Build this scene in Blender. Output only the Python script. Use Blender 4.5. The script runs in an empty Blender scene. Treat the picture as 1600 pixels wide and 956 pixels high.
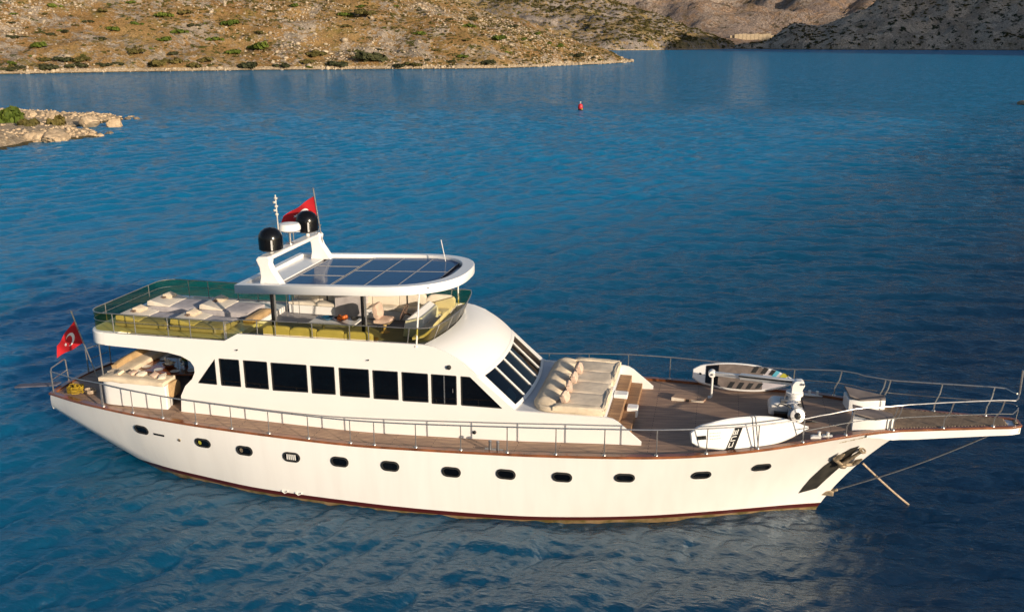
import bpy, bmesh, math, random
import numpy as np
from mathutils import Vector, Matrix, Euler

random.seed(7)
RNG = np.random.default_rng(11)
S = bpy.context.scene
COL = S.collection
R = math.radians

# ------------------------------------------------------------------ camera
cam_d = bpy.data.cameras.new("camera")
cam = bpy.data.objects.new("camera", cam_d)
COL.objects.link(cam)
cam_d.sensor_fit = 'HORIZONTAL'
cam_d.sensor_width = 36.0
cam_d.lens = 31.5
cam_d.clip_start = 0.5
cam_d.clip_end = 20000
CAM = (5.0, -24.73, 13.0)
cam.location = CAM
cam.rotation_euler = (R(90 - 16.436), 0, R(13))
S.camera = cam

# ------------------------------------------------------------------ sky, sun, exposure
SUN_EL, SUN_BETA = R(13.5), R(35.5)          # the light travels towards (-cos, +sin)
to_sun = Vector((math.cos(SUN_BETA) * math.cos(SUN_EL), -math.sin(SUN_BETA) * math.cos(SUN_EL), math.sin(SUN_EL)))
W = bpy.data.worlds.new("World")
S.world = W
W.use_nodes = True
wn = W.node_tree
wn.nodes.clear()
sky = wn.nodes.new('ShaderNodeTexSky')
sky.sky_type = 'NISHITA'
sky.sun_disc = False
sky.sun_elevation = SUN_EL
sky.sun_rotation = math.atan2(to_sun.x, to_sun.y)
sky.air_density = 1.0
sky.dust_density = 2.2
sky.ozone_density = 2.5
bg = wn.nodes.new('ShaderNodeBackground')
bg.inputs[1].default_value = 0.10
wo = wn.nodes.new('ShaderNodeOutputWorld')
wn.links.new(sky.outputs[0], bg.inputs[0])
wn.links.new(bg.outputs[0], wo.inputs[0])

sun_d = bpy.data.lights.new("sun", 'SUN')
sun_d.energy = 5.0
sun_d.angle = R(0.5)
sun_d.color = (1.0, 0.84, 0.65)
sun = bpy.data.objects.new("sun", sun_d)
COL.objects.link(sun)
sun.rotation_euler = to_sun.to_track_quat('Z', 'Y').to_euler()

S.render.engine = 'CYCLES'
S.cycles.use_denoising = True
S.cycles.denoising_prefilter = 'NONE'
S.cycles.max_bounces = 8
S.cycles.transparent_max_bounces = 16
S.cycles.caustics_reflective = False
S.cycles.caustics_refractive = False
S.view_settings.view_transform = 'Standard'
S.view_settings.look = 'None'
S.view_settings.gamma = 1
S.view_settings.use_curve_mapping = False
S.view_settings.exposure = 0.32


# ------------------------------------------------------------------ numpy noise
def vnoise(x, y, seed=0):
    xi = np.floor(x).astype(np.int64); yi = np.floor(y).astype(np.int64)
    fx = x - xi; fy = y - yi
    fx = fx * fx * fx * (fx * (fx * 6 - 15) + 10); fy = fy * fy * fy * (fy * (fy * 6 - 15) + 10)
    def h(a, b):
        n = (a * 374761393 + b * 668265263 + seed * 974634777) & 0xffffffff
        n = ((n ^ (n >> 13)) * 1274126177) & 0xffffffff
        return ((n ^ (n >> 16)) & 0xffff) / 65535.0
    a, b, c, d = h(xi, yi), h(xi + 1, yi), h(xi, yi + 1), h(xi + 1, yi + 1)
    return (a + (b - a) * fx) * (1 - fy) + (c + (d - c) * fx) * fy


def fbm(x, y, seed=0, octv=5, gain=0.5, ridged=False):
    t = np.zeros_like(x); amp = 1.0; tot = 0
    for o in range(octv):
        n = vnoise(x * 2 ** o + 17.3 * o, y * 2 ** o - 9.1 * o, seed + o)
        if ridged: n = 1 - np.abs(2 * n - 1)
        t += amp * n; tot += amp; amp *= gain
    return t / tot


# ------------------------------------------------------------------ mesh builder
class MB:
    def __init__(self):
        self.v = []; self.f = []; self.mi = []
        self.m = 0
    def add(self, vs, fs):
        o = len(self.v)
        self.v.extend([tuple(p) for p in vs])
        for f in fs:
            self.f.append(tuple(i + o for i in f)); self.mi.append(self.m)
        return self
    def box(self, c, s, rot=None):
        hx, hy, hz = s[0] / 2, s[1] / 2, s[2] / 2
        vs = [Vector((x * hx, y * hy, z * hz)) for x in (-1, 1) for y in (-1, 1) for z in (-1, 1)]
        if rot is not None:
            m = Euler(rot).to_matrix(); vs = [m @ v for v in vs]
        c = Vector(c)
        return self.add([c + v for v in vs], [(0, 1, 3, 2), (4, 6, 7, 5), (0, 4, 5, 1), (2, 3, 7, 6), (0, 2, 6, 4), (1, 5, 7, 3)])
    def bb(self, a, b):
        return self.box([(a[i] + b[i]) / 2 for i in range(3)], [abs(a[i] - b[i]) for i in range(3)])
    def tube(self, pts, r, n=8, caps=True):
        pts = [Vector(p) for p in pts]; k = len(pts)
        rs = r if isinstance(r, (list, tuple)) else [r] * k
        rings = []; ref = None
        for i, p in enumerate(pts):
            t = (pts[min(i + 1, k - 1)] - pts[max(i - 1, 0)]).normalized()
            if ref is None:
                ref = Vector((0, 0, 1)) if abs(t.z) < 0.9 else Vector((1, 0, 0))
            a = (ref - t * ref.dot(t)).normalized(); ref = a; b = t.cross(a)
            rings.append([p + (a * math.cos(2 * math.pi * j / n) + b * math.sin(2 * math.pi * j / n)) * rs[i] for j in range(n)])
        vs = [v for g in rings for v in g]
        fs = [(i * n + j, i * n + (j + 1) % n, (i + 1) * n + (j + 1) % n, (i + 1) * n + j) for i in range(k - 1) for j in range(n)]
        if caps:
            fs.append(tuple(range(n - 1, -1, -1))); fs.append(tuple((k - 1) * n + j for j in range(n)))
        return self.add(vs, fs)
    def lathe(self, prof, c=(0, 0, 0), n=24, m=None):
        c = Vector(c); vs = []
        for (r, z) in prof:
            for j in range(n):
                p = Vector((r * math.cos(2 * math.pi * j / n), r * math.sin(2 * math.pi * j / n), z))
                vs.append(c + (m @ p if m is not None else p))
        k = len(prof)
        fs = [(i * n + j, i * n + (j + 1) % n, (i + 1) * n + (j + 1) % n, (i + 1) * n + j) for i in range(k - 1) for j in range(n)]
        fs.append(tuple(range(n - 1, -1, -1))); fs.append(tuple((k - 1) * n + j for j in range(n)))
        return self.add(vs, fs)
    def grid(self, rows, closed=False, double=False):
        """rows: list of equal-length point lists"""
        n = len(rows[0]); vs = [p for r in rows for p in r]; fs = []
        for i in range(len(rows) - 1):
            for j in range(n if closed else n - 1):
                j2 = (j + 1) % n
                fs.append((i * n + j, i * n + j2, (i + 1) * n + j2, (i + 1) * n + j))
        return self.add(vs, fs)
    def prism(self, poly, a, b, axis='y'):
        """poly in the two other axes, extruded from a to b along axis"""
        def P(u, w, t):
            return {'y': (u, t, w), 'z': (u, w, t), 'x': (t, u, w)}[axis]
        n = len(poly)
        vs = [P(u, w, a) for u, w in poly] + [P(u, w, b) for u, w in poly]
        fs = [tuple(range(n)), tuple(range(2 * n - 1, n - 1, -1))]
        fs += [(j, (j + 1) % n, n + (j + 1) % n, n + j) for j in range(n)]
        return self.add(vs, fs)
    def cushion(self, c, s, rot=None, puff=0.25, n=8, noise=0.0):
        """pillowy box"""
        rows = []; m = Euler(rot).to_matrix() if rot is not None else Matrix.Identity(3); c = Vector(c)
        vs = []; fs = []
        def F(u, v):
            eu = (1 - abs(u) ** 5); ev = (1 - abs(v) ** 5)
            return max(0.0, eu * ev) ** 0.5
        N = n
        for side in (1, -1):
            o = len(vs)
            for i in range(N + 1):
                for j in range(N + 1):
                    u = 2 * i / N - 1; v = 2 * j / N - 1
                    u = math.sin(u * math.pi / 2); v = math.sin(v * math.pi / 2)
                    h = (1 - puff) * (0.0 if (i in (0, N) or j in (0, N)) else 1.0) * 1.0
                    hh = (puff * F(u, v) + (1 - puff) * F(u, v) ** 0.3) if not (i in (0, N) or j in (0, N)) else 0.55
                    p = Vector((u * s[0] / 2, v * s[1] / 2, side * hh * s[2] / 2))
                    if noise: p.z += side * noise * (random.random() - .5)
                    vs.append(c + m @ p)
            for i in range(N):
                for j in range(N):
                    q = (o + i * (N + 1) + j, o + i * (N + 1) + j + 1, o + (i + 1) * (N + 1) + j + 1, o + (i + 1) * (N + 1) + j)
                    fs.append(q if side < 0 else q[::-1])
        K = (N + 1) * (N + 1)
        ring = [i * (N + 1) for i in range(N)] + [N * (N + 1) + j for j in range(N)] + [(N - i) * (N + 1) + N for i in range(N)] + [N - j for j in range(N)]
        L = len(ring)
        for t in range(L):
            a, b = ring[t], ring[(t + 1) % L]
            fs.append((a, b, K + b, K + a))
        return self.add(vs, fs)
    def build(self, name, mats, parent=None, bevel=0, seg=2, smooth=True, angle=0.7, subd=0, fix=True):
        me = bpy.data.meshes.new(name)
        me.from_pydata(self.v, [], self.f)
        if not isinstance(mats, (list, tuple)): mats = [mats]
        for m in mats: me.materials.append(m)
        if len(mats) > 1: me.polygons.foreach_set('material_index', self.mi)
        if fix:
            bm = bmesh.new(); bm.from_mesh(me)
            bmesh.ops.recalc_face_normals(bm, faces=bm.faces); bm.to_mesh(me); bm.free()
        if smooth:
            me.polygons.foreach_set('use_smooth', [True] * len(me.polygons))
            me.set_sharp_from_angle(angle=angle)
        me.update()
        o = bpy.data.objects.new(name, me); COL.objects.link(o)
        if parent: o.parent = parent
        if bevel:
            b = o.modifiers.new('bevel', 'BEVEL'); b.width = bevel; b.segments = seg; b.limit_method = 'ANGLE'; b.angle_limit = R(40)
            b.harden_normals = False
        if subd:
            s = o.modifiers.new('sub', 'SUBSURF'); s.levels = subd; s.render_levels = subd
        return o


def curve_plate(name, outline, holes, depth, mat, parent=None, bevel=0.0):
    """2D outline with holes (local x,y), extruded +-depth/2 in z -> mesh object (made of a filled curve)"""
    cu = bpy.data.curves.new(name, 'CURVE'); cu.dimensions = '2D'; cu.fill_mode = 'BOTH'
    cu.extrude = depth / 2; cu.bevel_depth = bevel; cu.bevel_resolution = 1
    for poly in [outline] + list(holes):
        sp = cu.splines.new('POLY'); sp.points.add(len(poly) - 1); sp.use_cyclic_u = True
        for i, (a, b) in enumerate(poly): sp.points[i].co = (a, b, 0, 1)
    tmp = bpy.data.objects.new(name, cu); COL.objects.link(tmp)
    dg = bpy.context.evaluated_depsgraph_get(); dg.update()
    me = bpy.data.meshes.new_from_object(tmp.evaluated_get(dg))
    bpy.data.objects.remove(tmp)
    me.name = name
    me.materials.clear(); me.materials.append(mat)
    o = bpy.data.objects.new(name, me); COL.objects.link(o)
    if parent: o.parent = parent
    return o


def tag(o, label=None, cat=None, group=None, kind=None):
    if label: o['label'] = label
    if cat: o['category'] = cat
    if group: o['group'] = group
    if kind: o['kind'] = kind
    return o


def empty(name, loc=(0, 0, 0), rz=0):
    o = bpy.data.objects.new(name, None); COL.objects.link(o); o.location = loc; o.rotation_euler = (0, 0, rz)
    o.empty_display_size = 0.2
    return o


def lerp_tab(tab, x):
    xs = [t[0] for t in tab]
    return [float(np.interp(x, xs, [t[i] for t in tab])) for i in range(1, len(tab[0]))]


def smooth_tab(tab, x):
    """Catmull-Rom style interpolation of a table at x"""
    xs = np.array([t[0] for t in tab]); n = len(xs)
    i = int(np.clip(np.searchsorted(xs, x) - 1, 0, n - 2))
    h = xs[i + 1] - xs[i]; t = (x - xs[i]) / h
    out = []
    for k in range(1, len(tab[0])):
        y = [q[k] for q in tab]
        def slope(j):
            if j == 0: return (y[1] - y[0]) / (xs[1] - xs[0])
            if j == n - 1: return (y[-1] - y[-2]) / (xs[-1] - xs[-2])
            return (y[j + 1] - y[j - 1]) / (xs[j + 1] - xs[j - 1])
        m0, m1 = slope(i) * h, slope(i + 1) * h
        out.append((2*t**3 - 3*t**2 + 1) * y[i] + (t**3 - 2*t**2 + t) * m0 + (-2*t**3 + 3*t**2) * y[i+1] + (t**3 - t**2) * m1)
    return out


# ------------------------------------------------------------------ materials
def new_mat(name):
    m = bpy.data.materials.new(name); m.use_nodes = True
    nt = m.node_tree; nt.nodes.clear()
    return m, nt


def N(nt, t, **kw):
    n = nt.nodes.new(t)
    for k, v in kw.items():
        if k.startswith('i_'): n.inputs[k[2:]].default_value = v
        else: setattr(n, k, v)
    return n


def pmat(name, col, rough=0.5, metal=0.0, var=0.12, scale=3.0, bump=0.0, bscale=40.0, coat=0.0, spec=0.5, col2=None):
    """principled with a soft procedural variation of colour and roughness"""
    m, nt = new_mat(name); L = nt.links.new
    out = N(nt, 'ShaderNodeOutputMaterial'); p = N(nt, 'ShaderNodeBsdfPrincipled')
    p.inputs['Roughness'].default_value = rough; p.inputs['Metallic'].default_value = metal
    p.inputs['Specular IOR Level'].default_value = spec
    p.inputs['Coat Weight'].default_value = coat
    tc = N(nt, 'ShaderNodeTexCoord')
    no = N(nt, 'ShaderNodeTexNoise'); no.inputs['Scale'].default_value = scale; no.inputs['Detail'].default_value = 5
    L(tc.outputs['Object'], no.inputs['Vector'])
    r = N(nt, 'ShaderNodeValToRGB')
    c2 = col2 or tuple(c * (1 - var * 2) for c in col)
    r.color_ramp.elements[0].position = 0.3; r.color_ramp.elements[1].position = 0.7
    r.color_ramp.elements[0].color = (*c2, 1); r.color_ramp.elements[1].color = (*col, 1)
    L(no.outputs[0], r.inputs[0]); L(r.outputs[0], p.inputs['Base Color'])
    mr = N(nt, 'ShaderNodeMapRange'); mr.inputs[3].default_value = rough * 0.85; mr.inputs[4].default_value = min(1, rough * 1.2)
    L(no.outputs[0], mr.inputs[0]); L(mr.outputs[0], p.inputs['Roughness'])
    if bump:
        n2 = N(nt, 'ShaderNodeTexNoise'); n2.inputs['Scale'].default_value = bscale; n2.inputs['Detail'].default_value = 3
        L(tc.outputs['Object'], n2.inputs['Vector'])
        b = N(nt, 'ShaderNodeBump'); b.inputs['Strength'].default_value = bump; b.inputs['Distance'].default_value = 0.02
        L(n2.outputs[0], b.inputs['Height']); L(b.outputs[0], p.inputs['Normal'])
    L(p.outputs[0], out.inputs[0])
    return m


M = {}
M['white'] = pmat('white_paint', (0.81, 0.795, 0.765), 0.32, var=0.02, scale=0.8, coat=0.3)
M['white2'] = pmat('white_gelcoat', (0.81, 0.795, 0.77), 0.3, var=0.03, scale=1.5, coat=0.2)
M['steel'] = pmat('stainless_steel', (0.50, 0.48, 0.46), 0.28, 0.8, var=0.1, scale=8)
M['alu'] = pmat('grey_metal', (0.35, 0.35, 0.36), 0.4, 0.8, var=0.15, scale=6)
M['galv'] = pmat('galvanised_iron', (0.42, 0.33, 0.22), 0.6, 0.5, var=0.3, scale=9, bump=0.4)
M['black'] = pmat('black_plastic', (0.005, 0.005, 0.006), 0.18, var=0.1, scale=4, spec=.35)
M['blackmat'] = pmat('black_rubber', (0.02, 0.02, 0.02), 0.6, var=0.2, scale=6)
M['glassdark'] = pmat('dark_window_glass', (0.003, 0.003, 0.004), 0.04, var=0.2, scale=1.0, spec=0.5)
M['cream'] = pmat('cream_canvas', (0.76, 0.63, 0.46), 0.9, var=0.14, scale=2.6, bump=0.5, bscale=9)
M['creamlight'] = pmat('pale_canvas', (0.74, 0.66, 0.54), 0.9, var=0.08, scale=3.0, bump=0.4, bscale=12)
M['padtop'] = pmat('sunpad_top_canvas', (0.74, 0.62, 0.47), 0.92, var=0.16, scale=2.2, bump=0.5, bscale=7)
M['pink'] = pmat('rose_beige_fabric', (0.66, 0.48, 0.37), 0.9, var=0.15, scale=5, bump=0.4, bscale=20)
M['tan'] = pmat('tan_canvas', (0.50, 0.33, 0.16), 0.9, var=0.15, scale=3, bump=0.4, bscale=12)
M['brown'] = pmat('brown_cushion', (0.16, 0.10, 0.07), 0.85, var=0.2, scale=4, bump=0.3)
M['mahogany'] = pmat('varnished_mahogany', (0.26, 0.075, 0.025), 0.25, var=0.3, scale=5, coat=0.5)
M['cap'] = pmat('varnished_cap_rail', (0.30, 0.10, 0.035), 0.28, var=0.3, scale=3, coat=0.5)
M['lilac'] = pmat('grey_lilac_tone', (0.48, 0.44, 0.44), 0.9, var=0.15, scale=4, bump=0.3)
M['darkint'] = pmat('dark_interior', (0.035, 0.026, 0.022), 0.6, var=0.3, scale=2)
M['floorgrey'] = pmat('grey_deck_paint', (0.34, 0.33, 0.34), 0.7, var=0.1, scale=2)
M['red'] = pmat('red_flag_cloth', (0.52, 0.008, 0.015), 0.8, var=0.12, scale=3, bump=0.3, bscale=15)
M['flagwhite'] = pmat('white_flag_cloth', (0.78, 0.76, 0.75), 0.8, var=0.05)
M['yellow'] = pmat('yellow_rope_fibre', (0.52, 0.34, 0.012), 0.8, var=0.4, scale=12)
M['rope'] = pmat('pale_rope', (0.55, 0.42, 0.30), 0.9, var=0.3, scale=20, bump=0.5)
M['green'] = pmat('green_leaf', (0.16, 0.22, 0.03), 0.7, var=0.3, scale=9)
M['orange'] = pmat('orange_fruit', (0.70, 0.16, 0.02), 0.5, var=0.2, scale=9)
M['blueglass'] = pmat('blue_bowl_glaze', (0.02, 0.10, 0.20), 0.2, var=0.2)
M['plate'] = pmat('glazed_china', (0.72, 0.70, 0.66), 0.25, var=0.05)
M['buoyred'] = pmat('red_buoy_paint', (0.55, 0.02, 0.03), 0.45, var=0.2)
M['letters'] = pmat('grey_print', (0.30, 0.29, 0.29), 0.7, var=0.1)
M['boardpad'] = pmat('brown_board_pad', (0.20, 0.16, 0.14), 0.9, var=0.2, scale=6)
M['cyan'] = pmat('cyan_print', (0.10, 0.42, 0.55), 0.6)
M['lime'] = pmat('olive_yellow_print', (0.45, 0.42, 0.04), 0.6)


def hull_material():
    m, nt = new_mat('hull_paint'); L = nt.links.new
    out = N(nt, 'ShaderNodeOutputMaterial'); p = N(nt, 'ShaderNodeBsdfPrincipled')
    p.inputs['Roughness'].default_value = 0.3; p.inputs['Coat Weight'].default_value = 0.25
    tc = N(nt, 'ShaderNodeTexCoord'); sx = N(nt, 'ShaderNodeSeparateXYZ'); L(tc.outputs['Object'], sx.inputs[0])
    # faint panel mottling and streaks
    mp = N(nt, 'ShaderNodeMapping'); mp.inputs['Scale'].default_value = (2.2, 1, 0.25); L(tc.outputs['Object'], mp.inputs[0])
    no = N(nt, 'ShaderNodeTexNoise'); no.inputs['Scale'].default_value = 1.3; no.inputs['Detail'].default_value = 6; L(mp.outputs[0], no.inputs['Vector'])
    r = N(nt, 'ShaderNodeValToRGB'); r.color_ramp.elements[0].position = .25; r.color_ramp.elements[1].position = .6
    r.color_ramp.elements[0].color = (0.765, 0.745, 0.715, 1); r.color_ramp.elements[1].color = (0.81, 0.795, 0.765, 1)
    L(no.outputs[0], r.inputs[0])
    # waterline bands by height
    n2 = N(nt, 'ShaderNodeTexNoise'); n2.inputs['Scale'].default_value = 3.0; n2.inputs['Detail'].default_value = 4; L(tc.outputs['Object'], n2.inputs['Vector'])
    wob = N(nt, 'ShaderNodeMath', operation='MULTIPLY_ADD'); wob.inputs[1].default_value = 0.05; L(n2.outputs[0], wob.inputs[0]); L(sx.outputs['Z'], wob.inputs[2])
    g1 = N(nt, 'ShaderNodeMath', operation='LESS_THAN'); g1.inputs[1].default_value = 0.215; L(sx.outputs['Z'], g1.inputs[0])
    g2 = N(nt, 'ShaderNodeMath', operation='LESS_THAN'); g2.inputs[1].default_value = 0.10; L(wob.outputs[0], g2.inputs[0])
    mx1 = N(nt, 'ShaderNodeMix', data_type='RGBA'); mx1.inputs['B'].default_value = (0.062, 0.009, 0.008, 1)
    L(g1.outputs[0], mx1.inputs['Factor']); L(r.outputs[0], mx1.inputs['A'])
    r2 = N(nt, 'ShaderNodeValToRGB'); r2.color_ramp.elements[0].color = (0.09, 0.07, 0.02, 1); r2.color_ramp.elements[1].color = (0.24, 0.16, 0.08, 1)
    r2.color_ramp.elements[0].position = .35; r2.color_ramp.elements[1].position = .6
    L(n2.outputs[0], r2.inputs[0])
    mx2 = N(nt, 'ShaderNodeMix', data_type='RGBA'); L(g2.outputs[0], mx2.inputs['Factor']); L(mx1.outputs['Result'], mx2.inputs['A']); L(r2.outputs[0], mx2.inputs['B'])
    L(mx2.outputs['Result'], p.inputs['Base Color']); L(p.outputs[0], out.inputs[0])
    return m
M['hull'] = hull_material()


def teak_material(name, c1, c2, seam=(0.035, 0.025, 0.02)):
    m, nt = new_mat(name); L = nt.links.new
    out = N(nt, 'ShaderNodeOutputMaterial'); p = N(nt, 'ShaderNodeBsdfPrincipled'); p.inputs['Roughness'].default_value = 0.7
    tc = N(nt, 'ShaderNodeTexCoord')
    br = N(nt, 'ShaderNodeTexBrick'); br.inputs['Scale'].default_value = 1.0
    br.inputs['Brick Width'].default_value = 2.4; br.inputs['Row Height'].default_value = 0.085; br.inputs['Mortar Size'].default_value = 0.007
    br.inputs['Color1'].default_value = (*c1, 1); br.inputs['Color2'].default_value = (*c2, 1); br.inputs['Mortar'].default_value = (*seam, 1)
    br.inputs['Bias'].default_value = 0.0
    L(tc.outputs['Object'], br.inputs['Vector'])
    mp = N(nt, 'ShaderNodeMapping'); mp.inputs['Scale'].default_value = (0.6, 4, 1); L(tc.outputs['Object'], mp.inputs[0])
    no = N(nt, 'ShaderNodeTexNoise'); no.inputs['Scale'].default_value = 2.0; no.inputs['Detail'].default_value = 7; L(mp.outputs[0], no.inputs['Vector'])
    r = N(nt, 'ShaderNodeValToRGB'); r.color_ramp.elements[0].position = .3; r.color_ramp.elements[1].position = .72
    r.color_ramp.elements[0].color = (.62, .60, .62, 1); r.color_ramp.elements[1].color = (1.15, 1.12, 1.05, 1)
    L(no.outputs[0], r.inputs[0])
    mx = N(nt, 'ShaderNodeMix', data_type='RGBA', blend_type='MULTIPLY'); mx.inputs['Factor'].default_value = 1
    L(br.outputs['Color'], mx.inputs['A']); L(r.outputs[0], mx.inputs['B'])
    L(mx.outputs['Result'], p.inputs['Base Color']); L(p.outputs[0], out.inputs[0])
    return m
M['teak'] = teak_material('weathered_teak', (0.47, 0.31, 0.215), (0.39, 0.262, 0.185))
M['teakdark'] = teak_material('oiled_teak', (0.42, 0.25, 0.13), (0.35, 0.20, 0.10))


def tint_glass(name, tint, refl=0.6, rough=0.02, ior=1.35):
    m, nt = new_mat(name); L = nt.links.new
    out = N(nt, 'ShaderNodeOutputMaterial'); t = N(nt, 'ShaderNodeBsdfTransparent'); t.inputs[0].default_value = (*tint, 1)
    g = N(nt, 'ShaderNodeBsdfGlossy'); g.inputs['Roughness'].default_value = rough; g.inputs[0].default_value = (refl, refl, refl, 1)
    no = N(nt, 'ShaderNodeTexNoise'); no.inputs['Scale'].default_value = 1.2
    tc = N(nt, 'ShaderNodeTexCoord'); L(tc.outputs['Object'], no.inputs['Vector'])
    b = N(nt, 'ShaderNodeBump'); b.inputs['Strength'].default_value = 0.03; L(no.outputs[0], b.inputs['Height']); L(b.outputs[0], g.inputs['Normal'])
    f0 = ((ior - 1) / (ior + 1)) ** 2
    lw = N(nt, 'ShaderNodeLayerWeight'); lw.inputs[0].default_value = .5
    pw = N(nt, 'ShaderNodeMath', operation='POWER'); pw.inputs[1].default_value = 5; L(lw.outputs['Facing'], pw.inputs[0])
    fr = N(nt, 'ShaderNodeMath', operation='MULTIPLY_ADD'); fr.inputs[1].default_value = 1 - f0; fr.inputs[2].default_value = f0; L(pw.outputs[0], fr.inputs[0])
    mx = N(nt, 'ShaderNodeMixShader'); L(fr.outputs[0], mx.inputs[0]); L(t.outputs[0], mx.inputs[1]); L(g.outputs[0], mx.inputs[2])
    L(mx.outputs[0], out.inputs[0])
    return m
M['bronze'] = tint_glass('bronze_green_glass', (0.70, 0.66, 0.32))
M['windscreen'] = tint_glass('dark_blue_windscreen_glass', (0.03, 0.07, 0.11), 0.9, ior=1.75)


def solar_material():
    m, nt = new_mat('solar_cells'); L = nt.links.new
    out = N(nt, 'ShaderNodeOutputMaterial'); p = N(nt, 'ShaderNodeBsdfPrincipled'); p.inputs['Roughness'].default_value = 0.09; p.inputs['IOR'].default_value = 1.13
    tc = N(nt, 'ShaderNodeTexCoord')
    br = N(nt, 'ShaderNodeTexBrick'); br.offset = 0; br.inputs['Brick Width'].default_value = 0.125; br.inputs['Row Height'].default_value = 0.125
    br.inputs['Scale'].default_value = 1; br.inputs['Mortar Size'].default_value = 0.004
    br.inputs['Color1'].default_value = (0.004, 0.055, 0.16, 1); br.inputs['Color2'].default_value = (0.005, 0.065, 0.19, 1); br.inputs['Mortar'].default_value = (0.01, 0.08, 0.2, 1)
    L(tc.outputs['Object'], br.inputs['Vector']); L(br.outputs['Color'], p.inputs['Base Color']); L(p.outputs[0], out.inputs[0])
    return m
M['solar'] = solar_material()
M['smoke'] = pmat('smoked_roof_panel', (0.22, 0.20, 0.23), 0.12, var=0.2, scale=2)

# ================================================================== WATER
def make_water():
    m, nt = new_mat('sea_water'); L = nt.links.new
    out = N(nt, 'ShaderNodeOutputMaterial')
    geo = N(nt, 'ShaderNodeNewGeometry')
    # slow change of water colour: sandy turquoise shallows on the left, deep navy to the right; Fresnel brightening with distance painted in
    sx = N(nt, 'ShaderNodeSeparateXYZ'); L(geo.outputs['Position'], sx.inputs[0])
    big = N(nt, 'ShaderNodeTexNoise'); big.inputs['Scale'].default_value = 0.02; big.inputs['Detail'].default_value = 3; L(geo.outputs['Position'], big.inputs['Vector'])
    # colour coordinate: x gives the shallows, y the painted Fresnel brightening
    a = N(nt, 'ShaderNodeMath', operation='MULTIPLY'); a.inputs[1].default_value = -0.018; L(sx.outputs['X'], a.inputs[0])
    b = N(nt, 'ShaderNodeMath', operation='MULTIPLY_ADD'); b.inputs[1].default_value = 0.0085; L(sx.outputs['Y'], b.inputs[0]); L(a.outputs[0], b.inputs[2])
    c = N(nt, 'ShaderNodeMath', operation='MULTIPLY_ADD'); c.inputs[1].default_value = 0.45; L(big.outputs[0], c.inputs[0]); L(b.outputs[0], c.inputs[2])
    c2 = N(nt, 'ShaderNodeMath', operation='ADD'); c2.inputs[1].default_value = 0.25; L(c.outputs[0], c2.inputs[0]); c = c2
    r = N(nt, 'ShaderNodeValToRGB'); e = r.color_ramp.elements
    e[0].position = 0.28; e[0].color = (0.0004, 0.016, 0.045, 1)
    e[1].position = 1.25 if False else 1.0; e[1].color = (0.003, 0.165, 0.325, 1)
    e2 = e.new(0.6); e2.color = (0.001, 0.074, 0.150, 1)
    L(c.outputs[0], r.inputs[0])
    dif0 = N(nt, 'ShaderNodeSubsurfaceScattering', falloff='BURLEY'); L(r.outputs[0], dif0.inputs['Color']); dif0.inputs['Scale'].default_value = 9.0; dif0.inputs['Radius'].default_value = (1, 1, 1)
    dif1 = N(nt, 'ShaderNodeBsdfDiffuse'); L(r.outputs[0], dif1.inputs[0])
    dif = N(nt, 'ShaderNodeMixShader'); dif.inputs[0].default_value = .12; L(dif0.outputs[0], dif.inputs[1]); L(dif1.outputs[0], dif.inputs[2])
    # ripples: small facets as a turned normal, rougher where the sheet itself is too coarse to carry the waves
    h = None
    for sc, st, det, w in ((1.9, (1.0, 2.2, 1), 5, 0.5), (5.5, (1.0, 2.0, 1), 4, 0.2)):
        mp = N(nt, 'ShaderNodeMapping'); mp.inputs['Scale'].default_value = st; mp.inputs['Rotation'].default_value = (0, 0, R(-22 if sc < 3 else 15))
        L(geo.outputs['Position'], mp.inputs[0])
        no = N(nt, 'ShaderNodeTexNoise'); no.inputs['Scale'].default_value = sc; no.inputs['Detail'].default_value = det; no.inputs['Roughness'].default_value = 0.55
        L(mp.outputs[0], no.inputs['Vector'])
        q = N(nt, 'ShaderNodeMath', operation='MULTIPLY_ADD'); q.inputs[1].default_value = w; L(no.outputs[0], q.inputs[0])
        if h is not None: L(h.outputs[0], q.inputs[2])
        else: q.inputs[2].default_value = 0
        h = q
    bp = N(nt, 'ShaderNodeBump'); bp.inputs['Strength'].default_value = 1.0; bp.inputs['Distance'].default_value = WATER_BUMP; L(h.outputs[0], bp.inputs['Height'])
    ln_ = N(nt, 'ShaderNodeVectorMath', operation='LENGTH'); L(geo.outputs['Position'], ln_.inputs[0])
    mr = N(nt, 'ShaderNodeMapRange'); mr.inputs[1].default_value = 35; mr.inputs[2].default_value = 220; mr.inputs[3].default_value = FACET[0]; mr.inputs[4].default_value = FACET[1]
    L(ln_.outputs['Value'], mr.inputs[0])
    gusts = N(nt, 'ShaderNodeTexNoise'); gusts.inputs['Scale'].default_value = 0.035; gusts.inputs['Detail'].default_value = 4
    gm = N(nt, 'ShaderNodeMapping'); gm.inputs['Scale'].default_value = (.45, 1.6, 1); L(geo.outputs['Position'], gm.inputs[0]); L(gm.outputs[0], gusts.inputs['Vector'])
    gr_ = N(nt, 'ShaderNodeMapRange'); gr_.inputs[1].default_value = .3; gr_.inputs[2].default_value = .7; gr_.inputs[3].default_value = .7; gr_.inputs[4].default_value = 1.35; L(gusts.outputs[0], gr_.inputs[0])
    st_ = N(nt, 'ShaderNodeMath', operation='MULTIPLY'); L(mr.outputs[0], st_.inputs[0]); L(gr_.outputs[0], st_.inputs[1])
    fm = N(nt, 'ShaderNodeMapping'); fm.inputs['Scale'].default_value = (1.0, 1.7, 1); fm.inputs['Rotation'].default_value = (0, 0, R(-10)); L(geo.outputs['Position'], fm.inputs[0])
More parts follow.
